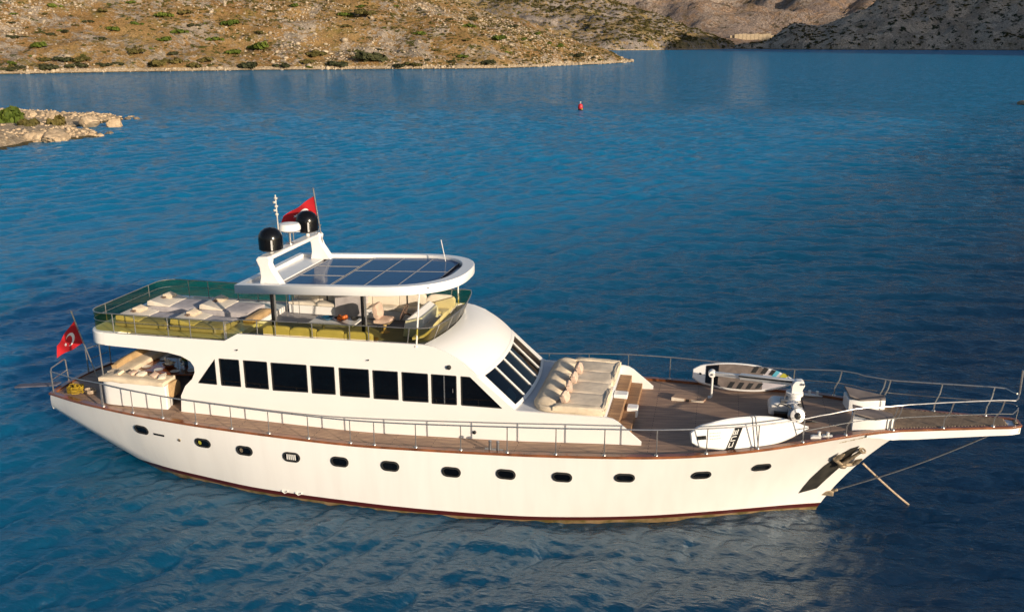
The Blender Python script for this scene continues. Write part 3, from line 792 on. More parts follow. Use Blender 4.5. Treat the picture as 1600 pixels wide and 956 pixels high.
# big green shrubs placed as on the photographed hillside (ground points), then the common ones
def hill_hit(u, v):
    """ray from the viewpoint's survey to the hillside surface: used once to find where each large shrub roots"""
    d = Vector((0, 0, -1)); d.rotate(cam.rotation_euler)
    dirv = Vector(((u - 800) / 1400, -(v - 478) / 1400, -1)); dirv.rotate(cam.rotation_euler)
    t = np.linspace(250, 900, 1400)
    xx = CAM[0] + dirv.x * t; yy = CAM[1] + dirv.y * t; zz = CAM[2] + dirv.z * t
    hh = h1(xx, yy); k = np.where(hh > zz)[0]
    return None if len(k) == 0 else (float(xx[k[0]]), float(yy[k[0]]), float(hh[k[0]]))
BIG = [(62, 71, 30, 'A'), (22, 56, 16, 'C'), (18, 98, 18, 'A'), (32, 103, 18, 'C'), (102, 92, 24, 'C'), (64, 94, 26, 'B'), (135, 93, 28, 'B'), (78, 105, 30, 'C'), (100, 48, 16, 'C'), (77, 53, 15, 'C'), (155, 59, 18, 'C'), (178, 45, 22, 'A'), (138, 32, 15, 'C'), (258, 24, 26, 'A'), (280, 50, 26, 'A'), (258, 62, 26, 'A'), (303, 39, 18, 'C'), (360, 36, 32, 'A'), (285, 20, 24, 'B'), (213, 36, 20, 'A'), (335, 61, 26, 'A'), (365, 80, 24, 'A'), (395, 74, 24, 'A'), (408, 74, 44, 'A'), (270, 82, 18, 'C'), (330, 93, 28, 'B'), (255, 100, 42, 'B'), (300, 103, 30, 'B'), (388, 102, 36, 'C'), (212, 80, 30, 'B'), (85, 9, 22, 'A'), (205, 4, 16, 'A'), (160, 17, 18, 'B'), (563, 9, 18, 'A'), (541, 23, 24, 'A'), (575, 21, 36, 'B'), (538, 40, 16, 'B'), (500, 85, 34, 'B'), (580, 91, 52, 'C'), (530, 100, 30, 'C'), (485, 96, 26, 'B'), (652, 52, 22, 'A'), (620, 42, 12, 'B'), (732, 40, 22, 'A'), (727, 61, 16, 'B'), (776, 59, 28, 'A'), (737, 28, 20, 'C'), (765, 10, 30, 'C'), (793, 80, 14, 'A'), (680, 79, 20, 'B'), (725, 87, 20, 'A'), (700, 95, 18, 'C'), (670, 92, 16, 'C'), (765, 97, 26, 'C'), (817, 60, 16, 'A'), (800, 40, 16, 'C'), (840, 52, 18, 'A'), (857, 66, 14, 'A'), (875, 70, 18, 'A'), (897, 86, 26, 'C'), (925, 88, 12, 'C'), (955, 78, 14, 'C'), (882, 92, 12, 'C'), (965, 92, 8, 'C'), (460, 8, 20, 'A'), (405, 50, 18, 'B'), (440, 102, 26, 'C'), (620, 102, 24, 'C'), (648, 100, 22, 'B'), (185, 98, 18, 'C'), (165, 100, 20, 'C'), (12, 108, 22, 'C'), (120, 103, 26, 'C')]
for (u, v, w, k) in BIG:
    hp = hill_hit(u, v + 3)
    if hp is None: continue
    dist = math.hypot(hp[0] - CAM[0], hp[1] - CAM[1])
    put_shrub((hp[0], hp[1], hp[2] - .2), w * dist / 1400 * 1.1, k, .8, {'A': 'bright green rounded shrub on the brown hillside left of the bay', 'B': 'olive brown low shrub on the brown hillside left of the bay', 'C': 'dark green shrub on the brown hillside left of the bay'}[k], {'A': 'green shrubs on the hillside', 'B': 'olive shrubs on the hillside', 'C': 'dark shrubs on the hillside'}[k])
SMALL = on_hill(1500, h1, (-330, -62), (295, 620), 1.0, 55, 101, lambda x, y: np.clip((fbm(x / 50, y / 50, 102, 3) - .3) * 2, 0.02, 1))
for i, p in enumerate(SMALL[:150]):
    k = 'ABC'[i % 3]
    put_shrub((p[0], p[1], p[2] - .15), random.uniform(1.6, 4.6), k, .8, {'A': 'bright green rounded shrub on the brown hillside left of the bay', 'B': 'olive brown low shrub on the brown hillside left of the bay', 'C': 'dark green shrub on the brown hillside left of the bay'}[k], {'A': 'green shrubs on the hillside', 'B': 'olive shrubs on the hillside', 'C': 'dark shrubs on the hillside'}[k])

def scrub(name, f, xr, yr, zr, n, seed, wr, mat, label, dens=None):
    P = on_hill(n, f, xr, yr, *zr, seed, dens)
    g = np.random.default_rng(seed)
    temps = [shrub_template(s, 70, .6, .34) for s in (11, 12, 13)]
    temps = [(V, np.array(F)) for V, F in temps]
    o = scatter_mesh(name, P, g.uniform(*wr, len(P)), temps, mat, (.7, 1.0))
    tag(o, label, 'scrub', kind='stuff')
scrub('scrub', h1, (-430, -50), (270, 640), (1.0, 60), 26000, 111, (.35, 1.15), M['shrubB'], 'low dry scrub dotted over the brown hillside', lambda x, y: np.clip((fbm(x / 30, y / 30, 112, 3) - .35) * 2.5, .03, 1))
scrub('scrub', h2, (-400, 70), (1360, 1900), (1, 140), 9000, 113, (1.0, 3.8), M['shrubB'], 'dark scrub over the second headland', lambda x, y: np.clip((fbm(x / 90, y / 90, 114, 3) - .38) * 3.5, .03, 1))
scrub('scrub', h3, (30, 800), (1500, 1900), (1, 190), 6500, 115, (1.0, 3.6), M['shrubB'], 'dark scrub over the grey hill on the right', lambda x, y: np.clip((fbm(x / 90, y / 90, 116, 3) - .38) * 3.5, .03, 1))

# ---- boulders and shrubs of the spit
def boulder(p, s, seed, label, group=None, mat='boulder'):
    V, F = rock_template(seed, 4)
    th_, ph_ = np.arctan2(V[:, 1], V[:, 0]), V[:, 2]
    nz = fbm(V[:, 0] * 2.2 + seed, V[:, 1] * 2.2 + V[:, 2] * 1.7, seed, 4, .6, True) - .5
    nz2 = fbm(V[:, 0] * 7 + seed, V[:, 1] * 7 + V[:, 2] * 6, seed + 9, 3, .6) - .5
    V = V * (1 + .38 * nz + .16 * nz2)[:, None] * np.array(s)
    me = bpy.data.meshes.new('boulder'); me.from_pydata(V.tolist(), [], F.tolist()); me.materials.append(M[mat])
    me.polygons.foreach_set('use_smooth', [True] * len(me.polygons)); me.set_sharp_from_angle(angle=.6)
    o = bpy.data.objects.new('boulder', me); COL.objects.link(o); o.location = p; o.rotation_euler = (0, 0, seed)
    tag(o, label, 'boulder', group)
boulder((-91.6, 99.4, .9), (1.5, 1.3, 1.1), 201, 'large rounded pale boulder near the tip of the left spit')
boulder((-88.2, 101.0, .5), (1.3, 1.0, .8), 202, 'pale boulder close to the outermost rocks of the left spit')
boulder((-82.5, 80.6, .5), (2.3, 1.5, 1.0), 203, 'broad pale outcrop on the middle tongue of the left spit')
boulder((-85.0, 79.8, .6), (1.7, 1.2, .9), 204, 'pale outcrop with a hollowed foot behind the middle tongue of the spit')
boulder((-85.0, 69.0, .7), (1.9, 1.5, 1.1), 205, 'big pale rock at the left edge of the frame on the spit')
for i, (x, y, s) in enumerate([(-110, 103.5, 1.5), (-107.6, 103.4, 1.2), (-105.2, 103.0, 1.3), (-102.6, 102.6, 1.1), (-100.4, 102.5, 1.4), (-112.4, 104, 1.2)]):
    boulder((x, y, .9 + .2 * s), (s, s * .8, s * .7), 210 + i, 'white boulder in the row along the back edge of the left spit', 'white boulders at the back of the spit')
for i, (x, y, s) in enumerate([(-81.5, 90.5, .5), (-80.6, 91.8, .4), (-95.6, 114.5, .5), (-94.5, 115.5, .4), (-97.5, 118.2, .45), (-82.0, 88.5, .5)]):
    boulder((x, y, .1), (s * 1.4, s, s * .7), 220 + i, 'small dark wet rock just off the tip of the left spit', 'wet rocks off the spit', 'galv')
put_shrub((-94.5, 90.0, .7), 4.6, 'B', 1.2, 'wide olive green shrub in the middle of the left spit')
put_shrub((-91.2, 91.0, .7), 3.8, 'B', 1.7, 'tall green shrub right of the wide one on the left spit')
put_shrub((-99.6, 91.5, .7), 7.6, 'A', 1.35, 'large green shrub at the left edge of the frame on the spit')
boulder((68.2, 191.0, .2), (2.6, 1.6, .7), 231, 'low pale rock awash at the right edge of the bay')

# ---- the pale wall in the far valley
wb = MB()
for i in range(9):
    wb.bb((20 + i * 9.0, 2190, 12), (20 + i * 9.0 + 8.4, 2194, 28.5 + (i % 3) * .7))
wb.bb((10, 2194.2, 8), (110, 2197, 26))
o = wb.build('retaining_wall', pmat('pale_stone_wall', (0.55, 0.43, 0.28), .9, var=.15, scale=.3))
tag(o, 'long pale stepped wall across the valley at the head of the bay', 'wall')

# ---- buoy
by = empty('buoy', (-22.3, 153, 0)); tag(by, 'small red mooring buoy floating in the middle of the bay', 'buoy')
b = MB(); b.lathe([(.32, -.4), (.42, 0), (.46, .15), (.40, .3)], n=20); b.build('base', M['black'], by)
b = MB(); b.lathe([(.40, .301), (.50, .55), (.46, .95), (.34, 1.2), (.12, 1.32)], n=20); b.build('float', M['buoyred'], by)
b = MB(); b.tube([(0, 0, 1.3), (0, 0, 1.55)], .05); b.lathe([(.12, 1.5), (.16, 1.58), (.12, 1.68)], n=12); b.build('top_mark', M['plate'], by)
b = MB(); b.bb((.30, -.52, .18), (.52, -.30, .40)); b.build('plate', M['lime'], by, bevel=.02)

# ================================================================== YACHT
Y = empty('motor_yacht', (0, 0, 0))
tag(Y, 'long white motor yacht with clipper bow, teak decks and solar panelled roof at anchor', 'yacht')

SHEER = [(-15.87, 1.50, 1.95), (-14.5, 2.02, 2.01), (-13.2, 2.42, 2.07), (-12, 2.70, 2.10), (-10.8, 2.90, 2.12), (-9.6, 3.02, 2.11), (-7.2, 3.10, 2.07), (-4.7, 3.12, 2.05), (-2.7, 3.12, 2.12), (-0.1, 3.10, 2.24), (1.2, 3.10, 2.33), (2.5, 3.06, 2.42), (3.86, 2.93, 2.50), (5.14, 2.68, 2.58), (6.49, 2.30, 2.70), (7.59, 1.94, 2.83), (8.69, 1.48, 2.94), (9.6, 1.05, 2.99), (10.3, .80, 2.99)]
WLINE = [(-16.02, 1.36, 1.46), (-14.7, 1.74, 1.17), (-13.9, 1.92, .98), (-12.7, 2.12, .64), (-11.9, 2.22, .40), (-11.0, 2.34, .12), (-10.2, 2.46, .0), (-7.9, 2.86, 0), (-4.55, 3.00, 0), (-2.5, 2.95, 0), (-.08, 2.72, 0), (1.6, 2.38, 0), (3.44, 1.88, 0), (4.8, 1.40, 0), (6.1, .90, 0), (7.3, .42, 0), (8.37, .03, 0)]
def sheer(x): return smooth_tab(SHEER, x)
def wline(x): return smooth_tab(WLINE, x)
NS = 90
def hull_pt(s, t):
    """s 0..1 stern to bow, t 0 sheer .. 1 waterline"""
    xs = -15.87 + s * (10.3 + 15.87); xw = -16.02 + s * (8.37 + 16.02)
    ys, zs = sheer(xs); yw, zw = wline(xw)
    # concave flare towards the bow
    f = max(0.0, (s - .72) / .28)
    bow = 1 - t
    ty = t + f ** 1.2 * 0.62 * t * (1 - t)            # pulls the section in early
    tx = t + f ** 2 * 0.32 * t * (1 - t)
    full = (1 - f) * (0.12 if s > .15 else .05) * 4 * t * (1 - t)
    return (xs + (xw - xs) * tx, ys + (yw - ys) * ty + full * .5, zs + (zw - zs) * t)
def hull_side_at(x, z):
    """half-breadth and (dy/dx, dy/dz) of the hull at x, z"""
    best = None
    def solve(x, z):
        s, t = (x + 15.9) / 25.5, .4
        for _ in range(60):
            p = hull_pt(min(1, max(0, s)), t)
            s += (x - p[0]) / 25.0; zs = sheer(x)[1] if x < 10.2 else 2.9
            t += (p[2] - z) / 2.2
            t = min(1.0, max(0, t)); s = min(1, max(0, s))
        return p[1]
    y = solve(x, z)
    return y, (solve(x + .05, z) - solve(x - .05, z)) / .1, (solve(x, z + .05) - solve(x, z - .05)) / .1

b = MB()
ts = [0, .08, .2, .32, .45, .58, .7, .8, .9, 1.0]
for sg in (-1, 1):
    rows = []
    for i in range(NS + 1):
        s = i / NS
        r = []
        for t in ts:
            p = hull_pt(s, t); r.append((p[0], sg * p[1], p[2]))
        pw = hull_pt(s, 1)
        xw, yw, zw = pw
        deep = min(1.0, max(0.0, (xw + 16.3) / 6.0))
        r.append((xw - .02, sg * yw * .93, zw - .12 - .35 * deep))
        r.append((xw - .1, sg * yw * .62, zw - .24 - .9 * deep))
        r.append((xw - .2, 0, zw - .30 - 1.3 * deep))
        rows.append(r)
    b.grid(rows)
# transom
n0 = []
for sg in (-1, 1):
    pass
ptsL = [hull_pt(0, t) for t in ts]
tr = []
for p in ptsL:
    row = []
    for k in range(13):
        u = -1 + 2 * k / 12
        row.append((p[0] - .16 * (1 - u * u), u * p[1], p[2]))
    tr.append(row)
tr.append([(-16.05 - .12 * (1 - (-1 + k / 6) ** 2), (-1 + k / 6) * 1.27, 1.30) for k in range(13)])
tr.append([(-16.1, (-1 + k / 6) * .8, 1.20) for k in range(13)])
b.grid(tr)
b.build('hull', M['hull'], Y, angle=.6)

# cap rail (varnished) along both sides and round the stern
b = MB()
for sg in (-1, 1):
    rows = []
    for i in range(121):
        x = -15.87 + i / 120 * (9.9 + 15.87)
        y, z = sheer(x); w = .15
        rows.append([(x, sg * (y + .035), z - .035), (x, sg * (y + .035), z + .035), (x, sg * (y - w), z + .035), (x, sg * (y - w), z - .05)])
    b.grid(rows, closed=True)
rows = []
for k in range(13):
    u = -1 + k / 6; xx = -15.87 - .16 * (1 - u * u)
    rows.append([(xx - .04, u * 1.53, 1.91), (xx - .04, u * 1.53, 1.99), (xx + .14, u * 1.53, 1.99), (xx + .14, u * 1.53, 1.91)])
b.grid(rows, closed=True)
b.build('cap_rail', M['cap'], Y, bevel=.01)

# deck
b = MB(); rows = []
for i in range(101):
    x = -15.85 + i / 100 * (10.25 + 15.85)
    y, z = sheer(x)
    rows.append([(x - (.16 * (1 - (k / 5 - 1) ** 2) if i == 0 else 0), (k / 5 - 1) * (y - .02), z - .045 + .03 * (1 - (k / 5 - 1) ** 2)) for k in range(11)])
b.grid(rows); b.build('deck', M['teak'], Y)
def deck_z(x): return sheer(x)[1] - .02

# portholes
PORTS = [(-11.76, 1.59), (-9.5, 1.52), (-8.08, 1.47), (-6.55, 1.46), (-5.04, 1.49), (-3.51, 1.53), (-1.72, 1.54), (-.17, 1.63), (1.38, 1.69), (3.05, 1.77), (5.05, 1.83), (6.62, 1.98)]
def stadium(hw, hh, n=10):
    r = hh; pts = []
    for k in range(n + 1):
        a = -math.pi / 2 + math.pi * k / n; pts.append((hw - r + r * math.cos(a), r * math.sin(a)))
    for k in range(n + 1):
        a = math.pi / 2 + math.pi * k / n; pts.append((-hw + r + r * math.cos(a), r * math.sin(a)))
    return pts
def hull_frame(x, z, sg=-1, off=0.0):
    y, dx, dz = hull_side_at(x, z)
    tx = Vector((1, sg * dx, 0)).normalized(); tz = Vector((0, sg * dz, 1)).normalized()
    n = tx.cross(tz).normalized()
    if n.y * sg < 0: n = -n
    return Vector((x, sg * y, z)) + n * off, tx, n.cross(tx) if n.cross(tx).z > 0 else tx.cross(n), n
for sg in (-1, 1):
    for i, (x, z) in enumerate(PORTS):
        c, tx, tz, n = hull_frame(x, z, sg)
        out_, inn = stadium(.275, .155), stadium(.225, .105)
        b = MB(); rows = []
        for (pl, d) in ((out_, -.01), (out_, .022), (inn, .026), (inn, -.05)):
            rows.append([c + tx * u + tz * w + n * d for u, w in pl])
        b.grid(rows, closed=True)
        pf = b.build('porthole', M['alu'] if False else M['blackmat'], Y)
        b = MB(); b.add([c + tx * u + tz * w + n * .004 for u, w in stadium(.232, .112)], [tuple(range(22))])
        b.build('pane', M['glassdark'], pf)
        if sg < 0:
            if i in (1, 2, 3):   # curtains and a lamp glow, painted as flat pieces over these panes
                b = MB()
                if i == 3:
                    for k in range(5):
                        xx = -.13 + k * .062
                        b.add([c + tx * (xx + u) + tz * w + n * .012 for u, w in ((-.022, -.085), (.022, -.085), (.022, .085), (-.022, .085))], [(0, 1, 2, 3)])
                    b.build('curtain_or_glow', M['plate'], pf)
                else:
                    b.add([c + tx * (-.10 + .055 * math.cos(a)) + tz * (.07 * math.sin(a)) + n * .012 for a in np.linspace(0, 6.2, 12)], [tuple(range(12))])
                    b.build('curtain_or_glow', M['lime'] if i == 1 else M['galv'], pf)
c, tx, tz, n = hull_frame(-11.1, 1.53)
b = MB(); b.add([c + tx * u + tz * w + n * d for d in (-.02, .015) for u, w in ((-.2, -.03), (.2, -.03), (.2, .03), (-.2, .03))], [(4, 5, 6, 7), (0, 1, 5, 4), (1, 2, 6, 5), (2, 3, 7, 6), (3, 0, 4, 7)])
b.build('vent_slot', M['black'], Y)
for (x, z) in ((-10.35, 1.48), (-.2, .55)):
    c, tx, tz, n = hull_frame(x, z); b = MB()
    b.grid([[c + tx * (.05 * math.cos(a)) + tz * (.05 * math.sin(a)) + n * d for a in np.linspace(0, 2 * math.pi, 12, endpoint=False)] for d in (-.01, .02)], closed=True)
    b.add([c + tx * (.05 * math.cos(a)) + tz * (.05 * math.sin(a)) + n * .02 for a in np.linspace(0, 2 * math.pi, 12, endpoint=False)], [tuple(range(12))])
    if z > 1: b.build('outlet', M['galv'], Y)
# two small white fittings at the boot top
for x in (-6.9, -6.45):
    c, tx, tz, n = hull_frame(x, .22); b = MB()
    b.tube([c + tx * -.1 + tz * .05 + n * .03, c + n * .05, c + tx * .1 + tz * .06 + n * .03], .02)
    b.build('fitting', M['plate'], Y)

# ---- bow: anchor pocket and anchor
def hull_patch(poly, off, nsub=1):
    pts = []
    for (x, z) in poly:
        c, tx, tz, n = hull_frame(x, z, -1, off); pts.append(c)
    return pts
POCK = [(7.62, .62), (7.95, 1.22), (8.35, 1.80), (8.75, 2.28), (9.15, 2.52), (9.42, 2.56), (9.22, 2.20), (9.05, 1.9), (8.75, 1.5), (8.42, 1.05), (8.18, .72)]
b = MB()
top = [(7.78, .66), (8.02, 1.2), (8.36, 1.74), (8.68, 2.12), (8.98, 2.38), (9.2, 2.46)]
bot = [(7.78, .66), (8.28, .80), (8.50, 1.14), (8.78, 1.56), (9.02, 2.0), (9.2, 2.46)]
rows = []
for k in range(6):
    rows.append([hull_patch([(top[k][0] * (1 - u) + bot[k][0] * u, top[k][1] * (1 - u) + bot[k][1] * u)], .012)[0] for u in (0, .25, .5, .75, 1)])
b.grid(rows)
ap = b.build('anchor_plate', pmat('scuffed_steel_plate', (0.06, 0.055, 0.045), .45, .3, var=.35, scale=3, col2=(.02, .02, .018)), Y)
b = MB()
c, tx, tz, n = hull_frame(8.92, 1.98, -1, .10)
b.tube([c + tx * .28 + tz * .42, c + tx * .0, c - tx * .12 - tz * .16], [.045, .055, .07], 10)          # shank
crown = c - tx * .12 - tz * .16
b.tube([crown - tx * .30 + tz * .26, crown + n * .03, crown + tx * .34 - tz * .05], .055, 10)
for sgn, e in ((-1, crown - tx * .30 + tz * .26), (1, crown + tx * .34 - tz * .05)):
    tip = e + (tx * .16 + tz * .30) + n * .05
    sd = (tx * .8 - tz * .6) * .11
    b.add([e - sd, e + sd, tip, e + n * .06], [(0, 1, 2), (0, 2, 3), (1, 3, 2), (0, 3, 1)])
    b.tube([e, e * .5 + tip * .5, tip], [.06, .07, .02], 8)
b.lathe([(.11, -.05), (.13, 0), (.11, .05)], crown + n * .04, 12)
b.tube([c + tx * .28 + tz * .42 + n * (.08 * math.cos(a)) + tx * (.08 * math.sin(a)) for a in np.linspace(0, 2 * math.pi, 11)], .025, 6)
b.build('anchor', M['galv'], Y)
# stem fairlead at the waterline
b = MB(); b.bb((8.35, -.16, .50), (8.78, .16, .66)); b.tube([(8.78, 0, .60), (8.9, 0, .66)], .05); b.build('stem_fitting', M['galv'], Y, bevel=.03)
# faint name lettering by the bow: small raised dashes
b = MB()
for k in range(13):
    x = 8.62 + k * .072
    c, tx, tz, n = hull_frame(x, 2.70 + .012 * k, -1, .006)
    w, h = (.037 if k % 2 else .030), .012 + .012 * ((k * 7) % 3)
    b.add([c + tx * u * w + tz * v * h for u, v in ((-1, -1), (1, -1), (1, 1), (-1, 1))], [(0, 1, 2, 3)])
b.build('name_lettering', pmat('faded_gold_lettering', (0.50, .42, .30), .6), Y)

# ---- bowsprit platform
def sprit_hw(x): return float(np.interp(x, [8.9, 9.6, 10.2, 11.2, 12.4, 13.05, 13.28], [1.30, 1.02, .80, .60, .40, .31, .20]))
def sprit_z(x): return float(np.interp(x, [8.9, 9.6, 10.3, 11.3, 13.3], [2.90, 2.95, 2.98, 3.03, 3.15]))
xs = np.linspace(9.3, 13.28, 40)
b = MB(); rows = []
for x in xs:
    w = sprit_hw(x) + .03; z = sprit_z(x); th = float(np.interp(x, [9.3, 10.0, 10.6, 13.28], [.10, .26, .27, .20]))
    rows.append([(x, -w, z + .0), (x, w, z + .0), (x, w * .97, z - th), (x, -w * .97, z - th)])
b.grid(rows, closed=True)
b.add(rows[-1], [(0, 1, 2, 3)])
sp = b.build('bowsprit', M['white2'], Y, angle=.4)
b = MB()
for sg in (-1, 1):
    rows = []
    for x in xs:
        w = sprit_hw(x); z = sprit_z(x)
        rows.append([(x, sg * (w + .05), z - .02), (x, sg * (w + .05), z + .045), (x, sg * (w - .06), z + .045), (x, sg * (w - .06), z - .02)])
    b.grid(rows, closed=True)
b.bb((13.24, -.22, 3.13), (13.31, .22, 3.195))
b.build('trim', M['cap'], sp, bevel=.01)
b = MB()     # diagonal lattice grating
def clip_line(p, d):
    pts = []
    for t in np.linspace(-3, 3, 240):
        x, y = p[0] + d[0] * t, p[1] + d[1] * t
        if 9.75 < x < 12.95 and abs(y) < sprit_hw(x) - .07: pts.append((x, y))
    return (pts[0], pts[-1]) if len(pts) > 2 else None
for k in range(46):
    for d, zo in (((.72, .69), 0), ((.72, -.69), .012)):
        x0 = 9.0 + k * .098
        seg = clip_line((x0, 0), d)
        if seg:
            (xa, ya), (xb, yb) = seg
            za, zb = sprit_z(xa) + .022 + zo, sprit_z(xb) + .022 + zo
            nrm = Vector((-d[1], d[0], 0)) * .021
            A, B2 = Vector((xa, ya, za)), Vector((xb, yb, zb)); up = Vector((0, 0, .016))
            b.add([A - nrm, A + nrm, B2 + nrm, B2 - nrm, A - nrm + up, A + nrm + up, B2 + nrm + up, B2 - nrm + up], [(4, 5, 6, 7), (0, 4, 7, 3), (1, 2, 6, 5), (0, 1, 5, 4), (3, 7, 6, 2)])
b.build('grating', pmat('grating_teak', (.42, .30, .20), .75, var=.2, scale=6), sp)
b = MB(); rows = []
for x in np.linspace(9.72, 12.98, 20):
    w = sprit_hw(x) - .055; rows.append([(x, -w, sprit_z(x) + .006), (x, w, sprit_z(x) + .006)])
b.grid(rows); b.build('grating_bed', M['darkint'], sp)
b = MB(); b.box((13.16, -.215, 3.05), (.20, .03, .13), (0, 0, R(-14))); b.tube([(13.2, -.1, 3.17), (13.2, .1, 3.17)], .05, 10); b.build('bow_roller', M['galv'], sp, bevel=.01)

# ---- deck guard rails, both sides
ST = [-13.22, -11.97, -10.82, -9.63, -8.44, -7.23, -5.99, -4.70, -3.98, -2.75, -1.45, -.14, 1.2, 2.5, 3.86, 5.14, 6.45, 7.6]
RAILZ = [(-13.3, .80), (-10.7, .74), (-8.4, .74), (-5.2, .73), (-2.9, .74), (0, .79), (2.5, .79), (5.1, .75), (6.4, .70), (7.5, .69), (8.8, .80), (10.0, .78), (11.3, .82), (12.6, .84), (13.2, .80)]
def edge(x):
    """half breadth and height of the rail foot"""
    if x < 9.4:
        y, z = sheer(x); return y - .05, z + .035
    return sprit_hw(x) , sprit_z(x) + .045
def rail_top(x):
    y, z = edge(x); h = float(np.interp(x, [r[0] for r in RAILZ], [r[1] for r in RAILZ]))
    lean = float(np.interp(x, [7.5, 9.0, 13], [0, .10, .12]))
    return y + lean, z - .035 + h
for sg in (-1, 1):
    b = MB(); pts = []
    for x in np.concatenate([np.linspace(-13.25, 8, 70), np.linspace(8.2, 12.92, 24)]):
        y, z = rail_top(x); pts.append((x + (.05 if x > 8 else 0), sg * y, z))
    if sg < 0: pts += [(13.10, -.22, 3.94), (13.15, -.05, 3.97)]
    else: pts += [(13.10, .22, 3.94), (13.15, .06, 3.97)]
    b.tube(pts, .021, 8)
    b.tube([pts[0], (-13.27, sg * edge(-13.25)[0], edge(-13.25)[1])], .021, 8)
    gr = b.build('guard_rail', M['steel'], Y)
    b = MB(); pts = []
    for x in np.linspace(7.6, 12.95, 24):
        y, z = edge(x); y2, z2 = rail_top(x); pts.append((x + .02, sg * (y * .45 + y2 * .55 + .02), z * .5 + z2 * .5))
    pts += [(13.14, sg * .2, 3.62), (13.19, sg * .06, 3.62)]
    if sg < 0: pts += [(13.20, -.03, 3.5), (13.18, -.03, 3.22)]
    b.tube(pts, .014, 6); b.build('mid_rail', M['steel'], gr)
    for x in ST:
        y, z = edge(x); y2, z2 = rail_top(x)
        b = MB(); b.tube([(x, sg * y, z), (x, sg * y2, z2)], .0155, 6)
        b.lathe([(.055, 0), (.05, .02), (.025, .045)], (x, sg * y, z), 10)
        b.build('stanchion', M['steel'], gr)
    for x in (8.72, 9.86, 9.98, 11.28, 12.55):
        y, z = edge(x); y2, z2 = rail_top(x + .1)
        b = MB(); b.tube([(x, sg * y, z), (x + .01, sg * (y + .0), z + .25), (x + .12, sg * (y * .3 + y2 * .7), z + .5), (x + .16, sg * y2, z2)], .019, 6)
        b.lathe([(.055, 0), (.05, .02), (.025, .045)], (x, sg * y, z), 10)
        b.build('stanchion', M['steel'], gr)
b = MB(); b.tube([(13.15, -.05, 3.97), (13.18, 0, 4.02), (13.17, 0, 4.66)], .026, 8); b.build('jackstaff', M['steel'], Y)
# bobstay
b = MB(); pts = []
for t in np.linspace(0, 1, 12):
    pts.append((8.9 + (12.9 - 8.9) * t, 0, .66 + (2.92 - .66) * t - .12 * math.sin(math.pi * t)))
b.tube(pts, .022, 6); b.build('bobstay', M['alu'], Y)

# stern rails, passerelle
b = MB()
b.tube([(-15.78, -1.46, 2.0), (-15.76, -1.47, 2.72), (-15.8, -1.38, 2.80), (-15.98, -.55, 2.80), (-15.98, -.5, 2.76), (-15.96, -.5, 2.0)], .024, 8)
b.tube([(-15.82, -1.38, 2.4), (-15.97, -.5, 2.4)], .015, 6)
b.tube([(-15.76, -1.47, 2.72), (-14.5, -1.98, 2.78), (-13.25, edge(-13.25)[0] * -1, rail_top(-13.25)[1])], .018, 8)
b.build('stern_rail', M['steel'], Y)
b = MB()
b.tube([(-15.96, .5, 2.0), (-15.98, .5, 2.8), (-15.8, 1.38, 2.80), (-15.76, 1.46, 2.72), (-15.78, 1.46, 2.0)], .024, 8)
b.tube([(-15.97, .5, 2.4), (-15.82, 1.38, 2.4)], .015, 6)
b.tube([(-15.76, 1.47, 2.72), (-14.5, 1.98, 2.78), (-13.25, edge(-13.25)[0], rail_top(-13.25)[1])], .018, 8)
b.build('stern_rail', M['steel'], Y)
b = MB(); b.box((-16.75, -1.02, 1.99), (1.5, .30, .05), (0, R(-5), R(8))); b.build('passerelle', pmat('passerelle_grey', (.13, .13, .17), .6, var=.2), Y, bevel=.015)

# ---- deckhouse side walls with real window openings
def rounded(poly, r, n=4):
    out_ = []
    k = len(poly)
    for i in range(k):
        p0, p1, p2 = Vector(poly[i - 1]), Vector(poly[i]), Vector(poly[(i + 1) % k])
        rr = r if not isinstance(r, (list, tuple)) else r[i]
        a = (p0 - p1); c_ = (p2 - p1); d = min(rr, a.length * .45, c_.length * .45)
        if d < 1e-4: out_.append(tuple(p1)); continue
        A, C_ = p1 + a.normalized() * d, p1 + c_.normalized() * d
        for t in np.linspace(0, 1, n + 1): out_.append(tuple(A * (1 - t) ** 2 + p1 * 2 * t * (1 - t) + C_ * t * t))
    return out_
HS = 2.15
WIN = [((-9.99, 3.08), (-9.33, 3.92), (-9.33, 3.08)),
       ((-9.21, 3.07), (-9.21, 3.94), (-8.53, 3.95), (-8.53, 3.08)),
       ((-8.41, 3.07), (-8.41, 3.95), (-7.62, 3.96), (-7.62, 3.08)),
       ((-7.52, 3.06), (-7.52, 3.95), (-6.36, 3.97), (-6.36, 3.10)),
       ((-6.26, 3.08), (-6.26, 3.96), (-5.49, 3.98), (-5.49, 3.11)),
       ((-5.37, 3.08), (-5.37, 3.97), (-4.43, 3.99), (-4.43, 3.11)),
       ((-4.33, 3.09), (-4.33, 3.98), (-3.55, 4.0), (-3.55, 3.12)),
       ((-3.45, 3.10), (-3.45, 4.0), (-2.65, 4.01), (-2.65, 3.13)),
       ((-2.57, 3.10), (-2.57, 4.01), (-1.81, 4.02), (-1.81, 3.13)),
       ((-1.70, 3.13), (-1.70, 4.02), (-1.42, 4.02), (-.48, 3.15))]
